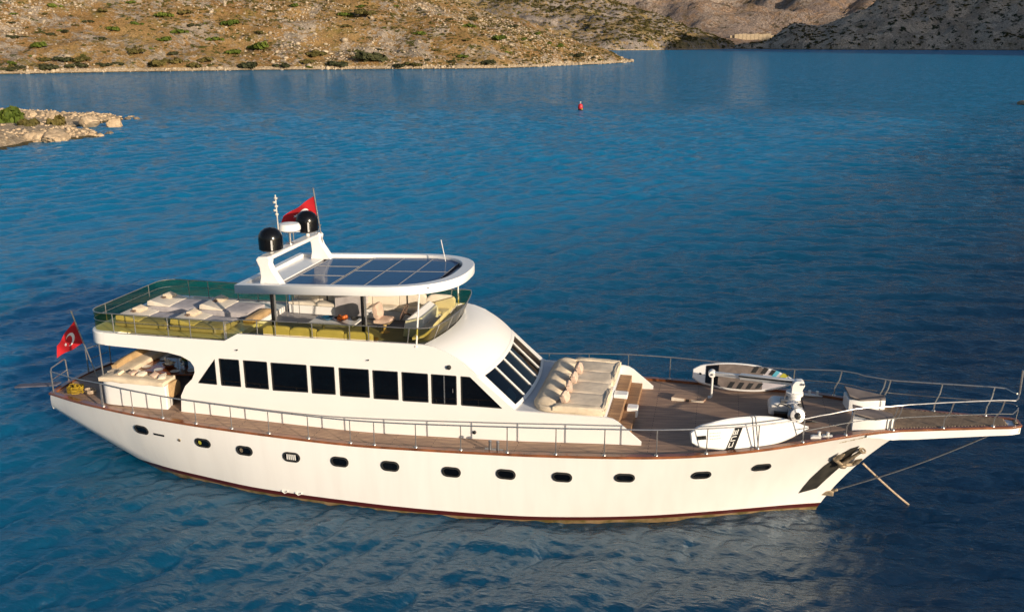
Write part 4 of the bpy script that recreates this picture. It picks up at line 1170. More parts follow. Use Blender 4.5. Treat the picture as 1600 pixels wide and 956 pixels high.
SIDE = [(-10.65, 2.08), (-10.60, 2.62), (-10.42, 2.95), (-10.16, 3.20), (-10.05, 3.42), (-10.05, 3.60), (-10.16, 3.77), (-10.45, 3.91), (-10.9, 3.99), (-11.6, 4.03), (-13.05, 4.06),
        (-13.05, 4.46), (-8.95, 4.51), (-8.50, 4.76), (-2.75, 4.86), (-2.45, 4.82), (-2.1, 4.70), (-1.75, 4.50), (-1.45, 4.27), (-1.22, 4.05), (-.16, 3.15), (-.08, 3.12), (2.45, 3.16), (2.60, 3.13), (2.75, 3.05), (3.40, 2.53), (3.40, 2.40), (1.0, 2.22), (-.1, 2.15), (-2.7, 2.06), (-4.7, 2.0), (-7.2, 2.02), (-9.6, 2.05)]
M['frame'] = pmat('black_window_gasket', (0.015, .015, .015), .5)
def wall_obj(sg):
    th = .07
    o = curve_plate('side_wall', SIDE, [rounded(w, .03, 2) for w in WIN], th, M['white'], Y)
    o.rotation_euler = (R(90), 0, 0)          # local (x, z-plane) upright
    o.location = (0, sg * (HS - th / 2), 0)
    return o
for sg in (-1, 1):
    wall_obj(sg)
    for i, w in enumerate(WIN):
        cx = sum(p[0] for p in w) / len(w); cz = sum(p[1] for p in w) / len(w)
        b = MB(); outp = rounded(w, .03, 2)
        inn = [(cx + (x - cx) * (1 - .09 / max(.3, abs(x - cx) * 2 + .1)), cz + (z - cz) * .93) for x, z in outp]
        rows = [[(x, sg * (HS - d), z) for x, z in pl] for pl, d in ((outp, .012), (inn, .012), (inn, .04))]
        b.grid(rows, closed=True)
        fr = b.build('window', M['frame'], Y)
        b = MB(); b.add([(x, sg * (HS - .034), z) for x, z in inn], [tuple(range(len(inn)))]); b.build('pane', M['glassdark'], fr)
        if i == 8:
            b = MB(); b.bb((-2.20, sg * (HS - .02), 3.14), (-2.17, sg * (HS - .036), 3.99)); b.tube([(-1.93, sg * (HS - .01), 3.5), (-1.93, sg * (HS + .0), 3.62)], .012); b.build('handle', M['steel'], fr)
# small fittings on the wall: round lamp, screws
for (x, z, r) in ((-2.02, 4.26, .065), (-8.55, 4.26, .02), (-4.42, 4.28, .02), (-1.30, 2.36, .05)):
    b = MB(); b.lathe([(r, -.02), (r, .05), (r * .5, .07)], (x, -HS, z), 12, Matrix.Rotation(R(90), 3, 'X')); b.build('wall_lamp', M['blackmat'], Y)
# rub line along the wall foot
b = MB(); b.bb((-10.4, -HS - .012, 2.545), (2.0, -HS + .01, 2.56)); 
# inner dark saloon volume: after bulkhead, lining behind the windows
b = MB(); b.bb((-10.0, -2.06, 2.05), (-9.94, 2.06, 4.02)); bk = b.build('aft_bulkhead', M['darkint'], Y)
b = MB()
for yy in (-1.4, -.5, .4, 1.3): b.bb((-10.02, yy - .36, 2.15), (-10.002, yy + .36, 3.9))
b.build('door', M['glassdark'], bk)
b = MB(); b.bb((-9.9, -2.0, 2.2), (-1.7, 2.0, 2.24)); b.build('saloon_floor', M['darkint'], Y)

# ---- upper deck slab with rounded stern, fascia
def fly_outline(hw, x_aft, rad, x_fwd, n=10):
    pts = [(x_fwd, -hw)]
    for k in range(n + 1):
        a = -math.pi / 2 - (math.pi / 2) * k / n
        pts.append((x_aft + rad + rad * math.cos(a), -hw + rad + rad * math.sin(a)))
    for k in range(n + 1):
        a = math.pi - (math.pi / 2) * k / n
        pts.append((x_aft + rad + rad * math.cos(a), hw - rad + rad * math.sin(a)))
    pts.append((x_fwd, hw))
    return pts
fo = fly_outline(2.15, -13.55, .95, -13.0)
b = MB()
FO = fly_outline(2.148, -13.74, .6, -12.6)
b.prism(FO, 4.055, 4.465, 'z')
b.build('stern_fascia', M['white'], Y, bevel=.03)
b = MB(); b.bb((-12.7, -2.075, 4.07), (-2.3, 2.075, 4.28)); b.build('upper_deck', M['white2'], Y)
b = MB(); b.bb((-9.0, -2.07, 4.285), (-2.85, 2.07, 4.30)); b.build('upper_deck_planking', M['floorgrey'], Y)
b = MB(); b.bb((-13.0, -1.9, 4.469), (-8.95, 1.9, 4.475)); b.bb((-8.98, -2.07, 4.285), (-8.93, 2.07, 4.47)); b.build('aft_lounge_planking', M['white2'], Y)
b = MB(); b.bb((-12.4, -2.0, 4.03), (-10.0, 2.0, 4.066)); b.build('ceiling', pmat('ceiling_panel', (.25, .22, .2), .6), Y)

# ---- deckhouse front: brow, windscreen
def ws_top(y): u = y / 2.13; return Vector((-.93 - .27 * u * u, y, 4.05))
def ws_bot(y): u = y / 2.13; return Vector((.06 - .22 * u * u, y, 3.13))
def fly_front(y): u = y / 2.13; return Vector((-2.42 - .32 * u * u, y, 4.875))
b = MB(); rows = []
for k in range(15):
    t = k / 14
    r = []
    for j in range(25):
        y = -2.13 + 4.26 * j / 24
        A, C_ = fly_front(y), ws_top(y)
        mid = Vector((A.x * .42 + C_.x * .58 , y, 4.80 - .06 * (y / 2.13) ** 2))
        p = A * (1 - t) ** 2 + mid * 2 * t * (1 - t) + C_ * t * t
        r.append(p)
    rows.append(r)
b.grid(rows)
b.build('brow', M['white'], Y)
b = MB(); rows = []
for t in (0, .25, .5, .75, 1):
    rows.append([ws_top(y) * (1 - t) + ws_bot(y) * t for y in np.linspace(-2.13, 2.13, 25)])
# frame = surface strips around panes
YE = [-1.88, -1.13, -.375, .375, 1.13, 1.88]
wsn = Vector((.66, 0, .75)).normalized()
def ws_pt(y, t, off=0): return ws_top(y) * (1 - t) + ws_bot(y) * t + wsn * off
b = MB()
def strip(ya, yb, ta, tb, off=.0, th=.06, n=6):
    rows = []
    for k in range(n + 1):
        y0 = ya + (yb - ya) * k / n
        rows.append([ws_pt(y0, ta, off), ws_pt(y0, tb, off), ws_pt(y0, tb, off - th), ws_pt(y0, ta, off - th)])
    b.grid(rows, closed=True); b.add(rows[0], [(0, 1, 2, 3)]); b.add(rows[-1], [(0, 1, 2, 3)])
strip(-2.13, 2.13, -.01, .07, .012, n=20); strip(-2.13, 2.13, .93, 1.0, .012, n=20)
strip(-2.13, -1.88, .07, .93, .012); strip(1.88, 2.13, .07, .93, .012)
for y in YE[1:-1]: strip(y - .021, y + .021, .07, .93, .02)
wsf = b.build('windscreen', M['white'], Y, angle=.5)
for k in range(5):
    b = MB(); rows = []
    for y in np.linspace(YE[k] + .01, YE[k + 1] - .01, 6): rows.append([ws_pt(y, .06, -.015), ws_pt(y, .94, -.015)])
    b.grid(rows); b.build('pane', M['glassdark'] if k == 4 else M['windscreen'], wsf)
# wheelhouse shelf and a pale chart cushion behind the glass
b = MB(); b.bb((-1.6, -2.0, 2.9), (-.05, 2.0, 3.02)); b.build('dashboard', M['blackmat'], Y)
b = MB(); b.cushion((-.42, -1.42, 3.28), (.10, .42, .38), (0, R(-38), 0)); b.build('sunshade', M['creamlight'], Y)

# foredeck trunk: flat top forward of the windscreen
b = MB()
b.bb((-.25, -2.08, 2.2), (2.35, 2.08, 3.10))
b.build('trunk_top', pmat('grey_white_deck', (.60, .60, .61), .6, var=.05), Y, bevel=.02)
# inner face of side walls forward gets its thickness from the wall plate
# steps in teak between the side walls, with white riser blocks
for (x0, x1, z) in ((2.36, 2.72, 2.86), (2.72, 3.06, 2.62)):
    b = MB(); b.bb((x0, -2.07, 2.3), (x1, 2.07, z)); st = b.build('step', M['teakdark'], Y, bevel=.012)
b = MB(); b.bb((2.37, .02, 2.864), (2.78, .36, 2.99)); b.build('step_block', M['white2'], Y, bevel=.02)
b = MB(); b.bb((2.80, -.28, 2.30), (3.12, .06, 2.72)); b.build('step_block', M['white2'], Y, bevel=.02)

# ---- glass balustrades of the upper deck
def balustrade(path, h, name, lean=None, posts=None, mid=True):
    """path: list of foot points"""
    P0 = [Vector(p) for p in path]
    lean = lean or (lambda i: Vector((0, 0, 0)))
    P1 = [p + Vector((0, 0, h if not callable(h) else h(i))) + lean(i) for i, p in enumerate(P0)]
    b = MB(); b.grid([P0, P1]); pg = b.build(name, M['bronze'], Y, fix=False)
    b = MB(); b.tube(P1, .016, 6)
    b.build('rail', M['steel'], pg)
    if mid:
        b = MB(); b.tube([p * .45 + q * .55 + Vector((0, 0, .0)) for p, q in zip(P0, P1)], .009, 6); b.build('rail', M['steel'], pg)
    return P0, P1, pg
def resample(path, step):
    P = [Vector(p) for p in path]; out_ = []
    for a, c_ in zip(P[:-1], P[1:]):
        n = max(1, int((c_ - a).length / step))
        out_ += [a.lerp(c_, k / n) for k in range(n)]
    return out_ + [P[-1]]
out2 = fly_outline(2.06, -13.66, .55, -8.98, 12)
aft_path = [(x, y, 4.50 if x < -8.98 else 4.52) for x, y in out2]
aft_path = resample(aft_path, .35)
P0, P1, pg = balustrade(aft_path, .56, 'glass_balustrade')
def posts_at(P0, P1, pg, xs, side):
    for x in xs:
        i = min(range(len(P0)), key=lambda i: abs(P0[i].x - x) + (5 if P0[i].y * side < 0 else 0))
        b = MB(); b.tube([P0[i] - Vector((0, 0, .04)), P1[i]], .016, 6); b.build('post', M['steel'], pg)
posts_at(P0, P1, pg, [-12.65, -11.8, -10.92, -10.0, -9.05], -1)
posts_at(P0, P1, pg, [-12.65, -11.8, -10.92, -10.0, -9.05], 1)
for i in (len(P0) // 2 - 3, len(P0) // 2 + 3):
    b = MB(); b.tube([P0[i], P1[i]], .016, 6); b.build('post', M['steel'], pg)
# sloped joint up to the forward coaming and the long forward glass
fw = [(-8.9, -2.06, 4.53), (-8.48, -2.06, 4.77)] + [(-8.48 + k * .58, -2.06, 4.78 + k * .0098) for k in range(1, 10)] + [(-2.95, -2.04, 4.875)]
fr_arc = [(-2.72 , -1.92, 4.885)] + [(-2.42 - .32 * (y / 2.13) ** 2 - .02, y, 4.885) for y in np.linspace(-1.6, 1.6, 13)] + [(-2.72, 1.92, 4.885)]
far = [(p[0], -p[1], p[2]) for p in fw[::-1]]
path = fw + fr_arc + far
nfw = len(fw)
def ln(i):
    x, y, z = path[i]
    f = float(np.interp(x, [-3.6, -2.7], [0, 1]))
    return Vector((.20 * f, (.10 * f * (1 if y > 0 else -1)) if abs(y) > 1.5 else .06 * f * y, 0))
def hh(i):
    x = path[i][0]
    return float(np.interp(x, [-8.9, -8.5, -3.6, -2.7], [.50, .40, .42, .46]))
P0, P1, pg = balustrade(path, hh, 'glass_balustrade', ln, mid=False)
posts_at(P0, P1, pg, [-8.05, -7.1, -6.16, -5.2, -4.23, -3.28], -1)
posts_at(P0, P1, pg, [-8.05, -7.1, -6.16, -5.2, -4.23, -3.28], 1)
for i in (nfw + 1, nfw + 4, nfw + 7, nfw + 10, nfw + 13):
    b = MB(); b.tube([P0[i], P1[i]], .014, 6); b.build('post', M['steel'], pg)

# ---- upper deck furniture fixed to the yacht
b = MB(); b.bb((-7.75, -2.02, 4.31), (-4.35, -1.52, 4.66)); bn = b.build('bench', M['white2'], Y, bevel=.03)
for k in range(4):
    b = MB(); b.cushion((-7.33 + k * .85, -1.92, 4.83), (.83, .16, .40)); b.build('back_cushion', M['creamlight'], bn)
    b = MB(); b.cushion((-7.33 + k * .85, -1.66, 4.70), (.83, .42, .12)); b.build('seat_cushion', M['brown'], bn)  # dark brown paints in the shadow on the seat behind the backrest
b = MB(); b.bb((-8.7, 1.50, 4.31), (-2.95, 2.02, 4.62)); bn = b.build('bench', M['white2'], Y, bevel=.03)
for k in range(6):
    b = MB(); b.cushion((-8.2 + k * .94, 1.92, 4.86), (.92, .16, .62)); b.build('back_cushion', M['creamlight'] if k not in (2, ) else M['creamlight'], bn)
    b = MB(); b.cushion((-8.2 + k * .94, 1.66, 4.68), (.92, .44, .13)); b.build('seat_cushion', M['creamlight'], bn)
b = MB(); b.bb((-7.0, 1.40, 4.31), (-6.0, 2.0, 5.08)); b.build('bar_cabinet', M['lilac'], Y, bevel=.03)
# helm
b = MB(); b.prism([(-4.15, 4.31), (-3.45, 4.31), (-3.45, 4.92), (-3.75, 5.08), (-4.05, 4.85)], -.05, 1.45, 'y'); hc = b.build('helm_console', M['white2'], Y, bevel=.03)
b = MB(); cc = Vector((-4.22, .35, 4.98))
b.tube([cc + Vector((.10 * math.sin(a), .24 * math.cos(a), .24 * math.sin(a))) for a in np.linspace(0, 2 * math.pi, 25)], .017, 6)
for a in (0.5, 2.6, 4.7): b.tube([cc, cc + Vector((.10 * math.sin(a), .24 * math.cos(a), .24 * math.sin(a)))], .012, 6)
b.tube([cc, cc + Vector((.22, 0, -.08))], .03, 8); b.build('steering_wheel', M['brown'], hc)
b = MB(); b.lathe([(.16, 4.31), (.06, 4.36), (.06, 4.6), (.2, 4.62)], (-4.85, .3, 0), 14); b.cushion((-4.85, .3, 4.70), (.5, .55, .16)); b.cushion((-5.05, .3, 4.98), (.14, .52, .5), (0, R(-10), 0)); b.build('helm_seat', M['pink'], Y)
# forward lounge: white curved chaise behind the forward glass
b = MB(); rows = []
for k in range(9):
    t = k / 8; x = -3.42 + .62 * t; z = 4.72 + .40 * t ** 2.2
    rows.append([(x, -1.2 + .10 * t, z), (x, .0, z + .03), (x, .9 - .1 * t, z), (x, .9 - .1 * t, z - .10), (x, -1.2 + .1 * t, z - .10)])
b.grid(rows, closed=True); b.add(rows[0], [(0, 1, 2, 3, 4)]); b.add(rows[-1], [(0, 1, 2, 3, 4)]); b.bb((-3.4, -1.1, 4.31), (-2.9, .8, 4.63))
b.build('chaise', M['creamlight'], Y, bevel=.02)
# far side railing ladder near the stairs
b = MB()
for k in range(3): b.tube([(-8.6 + k * .22, 1.2, 4.3), (-8.6 + k * .22, 1.2, 5.1)], .012, 6)
b.tube([(-8.7, 1.2, 5.1), (-8.0, 1.2, 5.1)], .014, 6); b.build('stair_rail', M['steel'], Y)

# ---- hardtop
def ht_out(hw, xa, xf, inset=0, n=16):
    """aft square, forward rounded"""
    pts = [(xa, hw), (xa, -hw)]
    e = 2.6
    x0 = -4.6
    for k in range(n * 2 + 1):
        a = -math.pi / 2 + math.pi * k / (2 * n)
        c_, s_ = math.cos(a), math.sin(a)
        pts.append((x0 + (xf - x0) * abs(c_) ** (2 / e), hw * math.copysign(abs(s_) ** (2 / e), s_)))
    return pts
HT = empty('hardtop'); HT.parent = Y
HTZ = lambda x: 6.235 + .0435 * (x + 8.4)
def tilt(o):
    me = o.data
    for v in me.vertices: v.co.z += .0435 * (v.co.x + 8.4)
    me.update()
rimo, rimi = ht_out(2.12, -8.45, -2.0), [(x, y) for x, y in ht_out(1.93, -8.27, -2.34)]
o = curve_plate('rim', rimo, [rimi], .23, M['white'], HT, bevel=.02); 
for v in o.data.vertices: v.co.z += 6.118
tilt(o)
b = MB(); b.add([(x, y, 6.10) for x, y in ht_out(1.95, -8.29, -2.30)], [tuple(range(35))]); b.add([(x, y, 6.02) for x, y in ht_out(2.0, -8.33, -2.2)], [tuple(range(35))])
o = b.build('roof_panel', M['smoke'], HT, smooth=False); tilt(o)
b = MB(); b.bb((-8.26, -1.92, 6.102), (-7.42, 1.92, 6.15)); o = b.build('aft_locker', M['lilac'] if False else M['white2'], HT, bevel=.01); tilt(o)
def panel(x0, x1, y0, y1):
    b = MB(); b.bb((x0, y0, 6.150), (x1, y1, 6.165)); o = b.build('solar_panel', M['solar'], HT); tilt(o)
    b = MB()
    for (a, c_) in (((x0 - .012, y0 - .012), (x1 + .012, y0)), ((x0 - .012, y1), (x1 + .012, y1 + .012)), ((x0 - .012, y0), (x0, y1)), ((x1, y0), (x1 + .012, y1))):
        b.bb((a[0], a[1], 6.145), (c_[0], c_[1], 6.175))
    f = b.build('frame', M['steel'] if False else pmat_frame, o); tilt(f)
pmat_frame = pmat('panel_frame_aluminium', (.36, .36, .37), .5, .1)
for k in range(3):
    panel(-5.64 + k * .99, -4.675 + k * .99, -1.74, .055)
    panel(-5.64 + k * .99, -4.675 + k * .99, .085, 1.80)
for (y0, y1) in ((-1.72, -.62), (-.55, .55), (.62, 1.72)):
    panel(-7.15, -5.72, y0, y1)
# hardtop posts
for (x, y, m_, r) in ((-7.45, -1.88, 'black', .05), (-4.64, -1.88, 'black', .05), (-7.45, 1.88, 'black', .05), (-4.64, 1.88, 'black', .05)):
    b = MB(); b.tube([(x, y, 4.3), (x, y, HTZ(x) - .22)], r, 10); b.build('roof_post', M[m_], Y)
    b = MB(); b.tube([(x + .09, y, 4.3), (x + .09, y, HTZ(x) - .22)], .03, 8); b.build('roof_post', M['steel'], Y)
for sg in (-1, 1):
    b = MB(); b.tube([(-2.98, sg * 2.1, 4.82), (-2.93, sg * 1.9, HTZ(-2.9) - .22)], .026, 8); b.lathe([(.06, -.03), (.05, .03)], (-2.98, sg * 2.12, 4.80), 10); b.build('roof_post', M['plate'], Y)
b = MB(); b.tube([(-3.15, 1.35, HTZ(-3.2) - .05), (-3.3, 1.4, HTZ(-3.2) + .62)], .012, 6); b.build('whip_aerial', M['plate'], Y)

# ---- radar arch
b = MB()
legp = [(-7.86, 6.18), (-7.12, 6.20), (-7.22, 6.40), (-7.38, 6.72), (-7.44, 6.90), (-7.42, 7.00)]
def arch_sec(y, zc):
    return None
for sg in (-1, 1):
    poly = [(-7.84, 6.17), (-7.10, 6.20), (-7.24, 6.42), (-7.40, 6.66), (-7.47, 6.84), (-7.43, 6.99), (-7.50, 7.06), (-7.82, 7.04), (-7.90, 6.95), (-7.80, 6.72), (-7.78, 6.45)]
    b.prism([(x, z) for x, z in poly], sg * 1.58, sg * 1.84, 'y')
b.prism([(-7.86, 7.03), (-7.86, 6.92), (-7.5, 6.92), (-7.44, 6.98), (-7.5, 7.05)], -1.6, 1.6, 'y')
AR = b.build('radar_arch', M['white'], Y, bevel=.03)
b = MB(); b.bb((-7.66, -1.853, 6.22), (-7.34, -1.835, 6.27)); b.build('vent_slot', M['alu'], AR)
def dome(y, zb):
    b = MB(); b.lathe([(.30, 0), (.35, .04), (.355, .34), (.335, .46), (.27, .57), (.16, .65), (.0, .68)], (-7.70, y, zb), 28); d = b.build('satellite_dome', M['black'], Y)
    b = MB(); b.tube([(-7.70, y, 7.02), (-7.70, y, zb + .02)], .06, 10); b.build('stem', M['plate'], d)
    b = MB(); b.bb((-7.70 + .18, y - .345, zb + .06), (-7.70 + .22, y - .315, zb + .36)); b.build('marking', M['plate'], d)
dome(-1.22, 7.12); dome(1.22, 7.18)
b = MB(); b.lathe([(.28, 0), (.345, .05), (.345, .15), (.30, .23), (.16, .26), (0, .265)], (-7.70, 0, 7.44), 28); rd = b.build('radar', M['white2'], Y)
b = MB(); b.tube([(-7.70, 0, 7.03), (-7.70, 0, 7.45)], .04, 10); b.lathe([(.13, 7.03), (.12, 7.06)], (-7.70, 0, 0), 12); b.build('stem', M['steel'], rd)
b = MB(); b.tube([(-7.84, -.42, 7.03), (-7.85, -.45, 8.62)], .02, 8)
for k in range(5): b.lathe([(.045, 8.0 + k * .12), (.06, 8.03 + k * .12), (.045, 8.06 + k * .12)], (-7.85 - .05 * (k % 2), -.44, 0), 10)
b.build('aerial_mast', pmat('weathered_white_aerial', (.62, .58, .52), .5, var=.2, scale=12), Y)
b = MB(); b.tube([(-7.86, .55, 7.03), (-7.86, .55, 7.28)], .02); b.tube([(-8.0, .45, 7.28), (-7.7, .7, 7.28)], .018); b.tube([(-7.5, 1.45, 7.02), (-7.4, 1.6, 7.35)], .014, 6); b.build('aerial_bracket', M['steel'], Y)

# ---- aft cockpit: sofa with cream cushions
b = MB()
b.prism(rounded([(-13.5, -2.10), (-13.5, 2.10), (-12.75, 2.10), (-12.75, -1.38), (-11.55, -1.38), (-11.25, -1.6), (-11.15, -2.10)], [.35, .35, .02, .1, .2, .1, .05], 5), 2.06, 2.84, 'z')
b.bb((-13.44, 1.45, 2.06), (-11.3, 2.08, 2.84))
SF = b.build('aft_sofa', M['white'], Y, bevel=.03)
b = MB(); b.cushion((-12.35, -1.78, 2.90), (2.25, .68, .20), noise=.03, n=10); b.build('seat_cushion', M['cream'], SF)
b = MB(); b.cushion((-13.18, 0.2, 2.93), (.62, 3.7, .20), noise=.02, n=10); b.build('seat_cushion', M['cream'], SF)
b = MB(); b.cushion((-13.40, 0.35, 3.02), (.20, 3.5, .36), (0, R(-12), 0), noise=.02, n=10); b.build('back_cushion', M['tan'], SF)
b = MB(); b.cushion((-12.3, 1.95, 3.04), (2.2, .2, .36), n=10); b.build('back_cushion', M['brown'], SF)
b = MB(); b.cushion((-11.18, -1.66, 2.62), (.18, .5, .5)); b.build('seat_cushion', M['tan'], SF)
for i, (x, y) in enumerate([(-13.42, -1.95), (-13.42, 1.95)]):
    b = MB(); b.tube([(x, y, 2.05), (x, y, 4.08)], .022, 8); b.build('awning_post', M['steel'], Y)

# ---- deck gear of the foredeck
b = MB(); b.prism([(4.02, 1.16), (4.98, 1.05), (5.08, 1.38), (4.12, 1.50)], 2.46, 2.60, 'z'); hb = b.build('deck_hatch', M['teak'], Y, bevel=.01)
b = MB(); b.add([(4.02, 1.152, 2.475), (4.42, 1.105, 2.475), (4.40, 1.107, 2.59), (4.02, 1.152, 2.6), (4.60, 1.085, 2.475), (4.98, 1.042, 2.475), (4.98, 1.042, 2.59), (4.62, 1.083, 2.595)], [(0, 1, 2, 3), (4, 5, 6, 7)]); b.build('side_panel', M['creamlight'], hb)
# davit crane
DV = empty('davit'); DV.parent = Y
b = MB(); b.lathe([(.34, 2.74), (.33, 2.80), (.20, 2.84), (.18, 3.30), (.24, 3.34), (.24, 3.42)], (7.50, .30, 0), 20); b.build('pedestal', M['white2'], DV, bevel=.0)
b = MB()
b.prism(rounded([(7.40, 3.30), (7.66, 3.30), (7.70, 3.55), (7.76, 3.68), (7.68, 3.79), (7.48, 3.78), (7.40, 3.66)], .05, 3), .17, .43, 'y')
b.build('knuckle', M['white2'], DV, bevel=.015)
b = MB()
for (p, q, w, h) in (((7.62, .30, 3.70), (6.0, 1.13, 3.45), .155, .175), ((6.1, 1.08, 3.465), (5.18, 1.555, 3.32), .115, .125)):
    p, q = Vector(p), Vector(q); d = (q - p); L_ = d.length; mid = (p + q) / 2
    b.box(mid, (L_, w, h), (0, -math.asin(d.z / L_), math.atan2(d.y, d.x)))
b.lathe([(.11, -.11), (.11, .11)], (5.18, 1.555, 3.32), 14, Matrix.Rotation(R(90), 3, 'X'))
bm_ = b.build('boom', M['white2'], DV, bevel=.02)
b = MB(); b.tube([(7.40, .29, 3.71), (5.95, 1.035, 3.49)], .022, 8); b.build('ram', M['blackmat'], bm_)
b = MB()
for (x, y, z) in ((7.70, .135, 3.72), (7.45, .135, 3.40), (5.18, 1.44, 3.32),): b.lathe([(.035, 0), (.03, .02)], (x, y, z), 10, Matrix.Rotation(R(90), 3, 'X'))
b.build('pin', M['alu'], bm_)
b = MB(); b.tube([(5.2, 1.54, 2.52), (5.2, 1.54, 3.26)], .035, 10); b.bb((5.1, 1.44, 2.52), (5.3, 1.64, 2.56)); b.build('boom_crutch', M['plate'], DV)
# windlass with gypsy drum
WL = empty('windlass'); WL.parent = Y
b = MB(); b.prism(rounded([(6.80, 2.78), (7.42, 2.78), (7.50, 2.98), (7.38, 3.14), (6.92, 3.14), (6.80, 3.02)], .09, 4), -.02, .62, 'y'); b.build('housing', M['plate'], WL, bevel=.03)
b = MB(); b.cushion((7.52, .0, 3.0), (.38, .44, .34), (0, R(28), R(20)), puff=.6); b.lathe([(.17, 3.05), (.19, 3.16), (.10, 3.26)], (7.42, .14, 0), 14); b.build('gearbox', pmat('bright_grey_enamel', (.55, .55, .55), .15, .35, coat=.6), WL)
ax = Matrix.Rotation(R(70), 3, 'X') @ Matrix.Rotation(R(14), 3, 'Y')
b = MB(); b.lathe([(.10, -.05), (.20, -.02), (.215, .04), (.15, .08), (.15, .16), (.205, .20), (.20, .24), (.10, .25)], (7.50, -.28, 2.94), 24, ax); b.build('drum', M['steel'], WL)
b = MB(); b.lathe([(.10, .245), (.085, .275), (.0, .28)], (7.50, -.28, 2.94), 16, ax); b.build('drum_cap', M['black'], WL)
b = MB(); b.bb((6.95, -.18, 2.72), (7.42, .18, 2.92)); b.build('motor', M['black'], WL)
b = MB(); b.tube([(7.05, -.06, 3.12), (7.1, -.2, 3.22), (7.3, -.26, 3.2), (7.45, -.2, 3.08)], .018, 6); b.build('hose', M['blackmat'], WL)
b = MB(); b.tube([(7.30, .5, 3.12), (7.45, .62, 3.30), (7.7, .6, 3.2), (7.8, .4, 2.9)], .018, 6); b.build('hose', M['blackmat'], WL)
b = MB(); b.bb((7.12, .05, 3.14), (7.34, .30, 3.24)); b.build('control_block', M['alu'], WL, bevel=.02)
b = MB(); b.tube([(7.22, .18, 3.24), (7.26, .14, 3.40)], .014, 6); b.build('lever', M['steel'], WL)
b = MB(); b.lathe([(.05, 0), (.07, .03), (.05, .06)], (7.62, -.05, 3.16), 12, ax); b.build('brake_knob', M['blackmat'], WL)
b = MB(); b.tube([(7.75, -.45, 2.82), (7.95, -.5, 2.9), (8.15, -.42, 2.84), (8.05, -.2, 2.84), (7.8, -.25, 2.84)], .03, 8); b.build('chain', M['blackmat'], WL)
# bow lockers with padded top
def locker(sg):
    b = MB()
    w0, w1 = .30, .92
    pts = [(8.92, sg * (.98)), (8.98, sg * .34), (9.30, sg * .28), (9.98, sg * .50), (10.0, sg * .80), (9.5, sg * 1.02)]
    b.prism([(x, y) for x, y in pts], 2.90, 3.30, 'z')
    o = b.build('bow_locker', M['white2'], Y, bevel=.02)
    b = MB(); vs = []
    for x, y in pts: vs.append((x, y, 3.30 + .20 * max(0, (9.35 - x) / .4) * .55))
    n = len(vs)
    b.add(vs + [(x, y, z + .045) for x, y, z in vs], [tuple(range(n)), tuple(range(2 * n - 1, n - 1, -1))] + [(i, (i + 1) % n, n + (i + 1) % n, n + i) for i in range(n)])
    b.build('lid', pmat('grey_brown_lid', (.20, .165, .15), .7, var=.15), o, bevel=.01)
locker(1); locker(-1)
# mooring bollards and cleats on the side deck
for sg in (-1, 1):
    for x in (-.55, 8.15):
        y, z = edge(x); y -= .16
        b = MB(); b.bb((x - .26, sg * y - .06, z - .04), (x + .26, sg * y + .06, z))
        for dx in (-.11, .11): hb_ = .26 if x < 0 else .12; b.lathe([(.045, z), (.04, z + hb_ * .75), (.05, z + hb_ * .9), (.03, z + hb_)], (x + dx, sg * y, 0), 12)
        b.build('bollard', M['alu'] if x < 0 else M['plate'], Y)
b = MB()
for dx in (0, .32): b.cushion((7.95 + dx, -1.60 + dx * .35, 2.90), (.26, .16, .12))
b.build('fairlead', M['plate'], Y)

# ================================================================== THINGS ON BOARD
# foredeck sunbed
sb = empty('sunbed', (1.4, 0, 3.10)); tag(sb, 'wide cream sunbed in front of the windscreen on the foredeck', 'sunbed')
def pad_outline():
    return rounded([(-1.06, -2.02), (.92, -2.06), (.96, -.30), (.80, -.12), (.80, .18), (.96, .36), (.92, 2.06), (-1.06, 2.02)], [.5, .06, .1, .08, .08, .1, .1, .5], 6)
b = MB(); b.prism(pad_outline(), .0, .17, 'z'); b.build('base_pad', M['cream'], sb, bevel=.05, seg=3)
for k in range(4):
    y0 = -1.80 + k * .90
    b = MB(); b.cushion((.27, y0 + .45, .17), (1.24, .905, .15), puff=.15, noise=.012, n=12); b.build('mattress', M['padtop'], sb)
b = MB(); rows = []
for j in range(61):
    v = -1 + j / 30; y = 1.98 * v
    ridge = 1 - .10 * abs(math.sin(math.pi * 2 * (v + 1))) ** 14 - .04 * math.sin(9 * v) ** 2
    e_ = max(0.0, abs(v) - .80) / .20
    x0 = -1.08 + .42 * e_ ** 2; f = ridge * math.sqrt(max(.04, 1 - e_ ** 2.4))
    rows.append([(x0, y, .02), (x0 - .02, y, .15 * f), (x0 + .10, y, .28 * f), (x0 + .26, y, .345 * f), (x0 + .46 - .1 * e_, y, .30 * f), (x0 + .68 - .3 * e_, y, .235), (x0 + .70 - .3 * e_, y, .10)])
b.grid(rows); b.add(rows[0], [tuple(range(7))]); b.add(rows[-1], [tuple(range(7))]); b.build('headrest', M['cream'], sb, angle=1.2)
for sg in (-1, 1):
    b = MB(); b.cushion((.22, sg * 1.93, .15), (1.40, .28, .22), puff=.35, noise=.02, n=12); b.build('side_bolster', M['cream'], sb)
for sg in (-1, 1):
    b = MB(); b.cushion((.90, sg * 1.16, .13), (.14, 1.72, .24), puff=.35, noise=.03, n=12); b.build('front_bolster', M['cream'], sb)
PIL = [((1.24, .72), 'rose beige pillow farthest from the camera on the cream foredeck sunbed'), ((1.21, -.10), 'second rose beige pillow from the far side on the cream foredeck sunbed'), ((1.18, -.84), 'second rose beige pillow from the near side on the cream foredeck sunbed'), ((1.20, -1.66), 'rose beige pillow nearest the camera on the cream foredeck sunbed')]
pb = MB(); pb.cushion((0, 0, 0), (.13, .40, .31), puff=.85, noise=.01, n=10)
pil0 = pb.build('pillow', M['pink'])
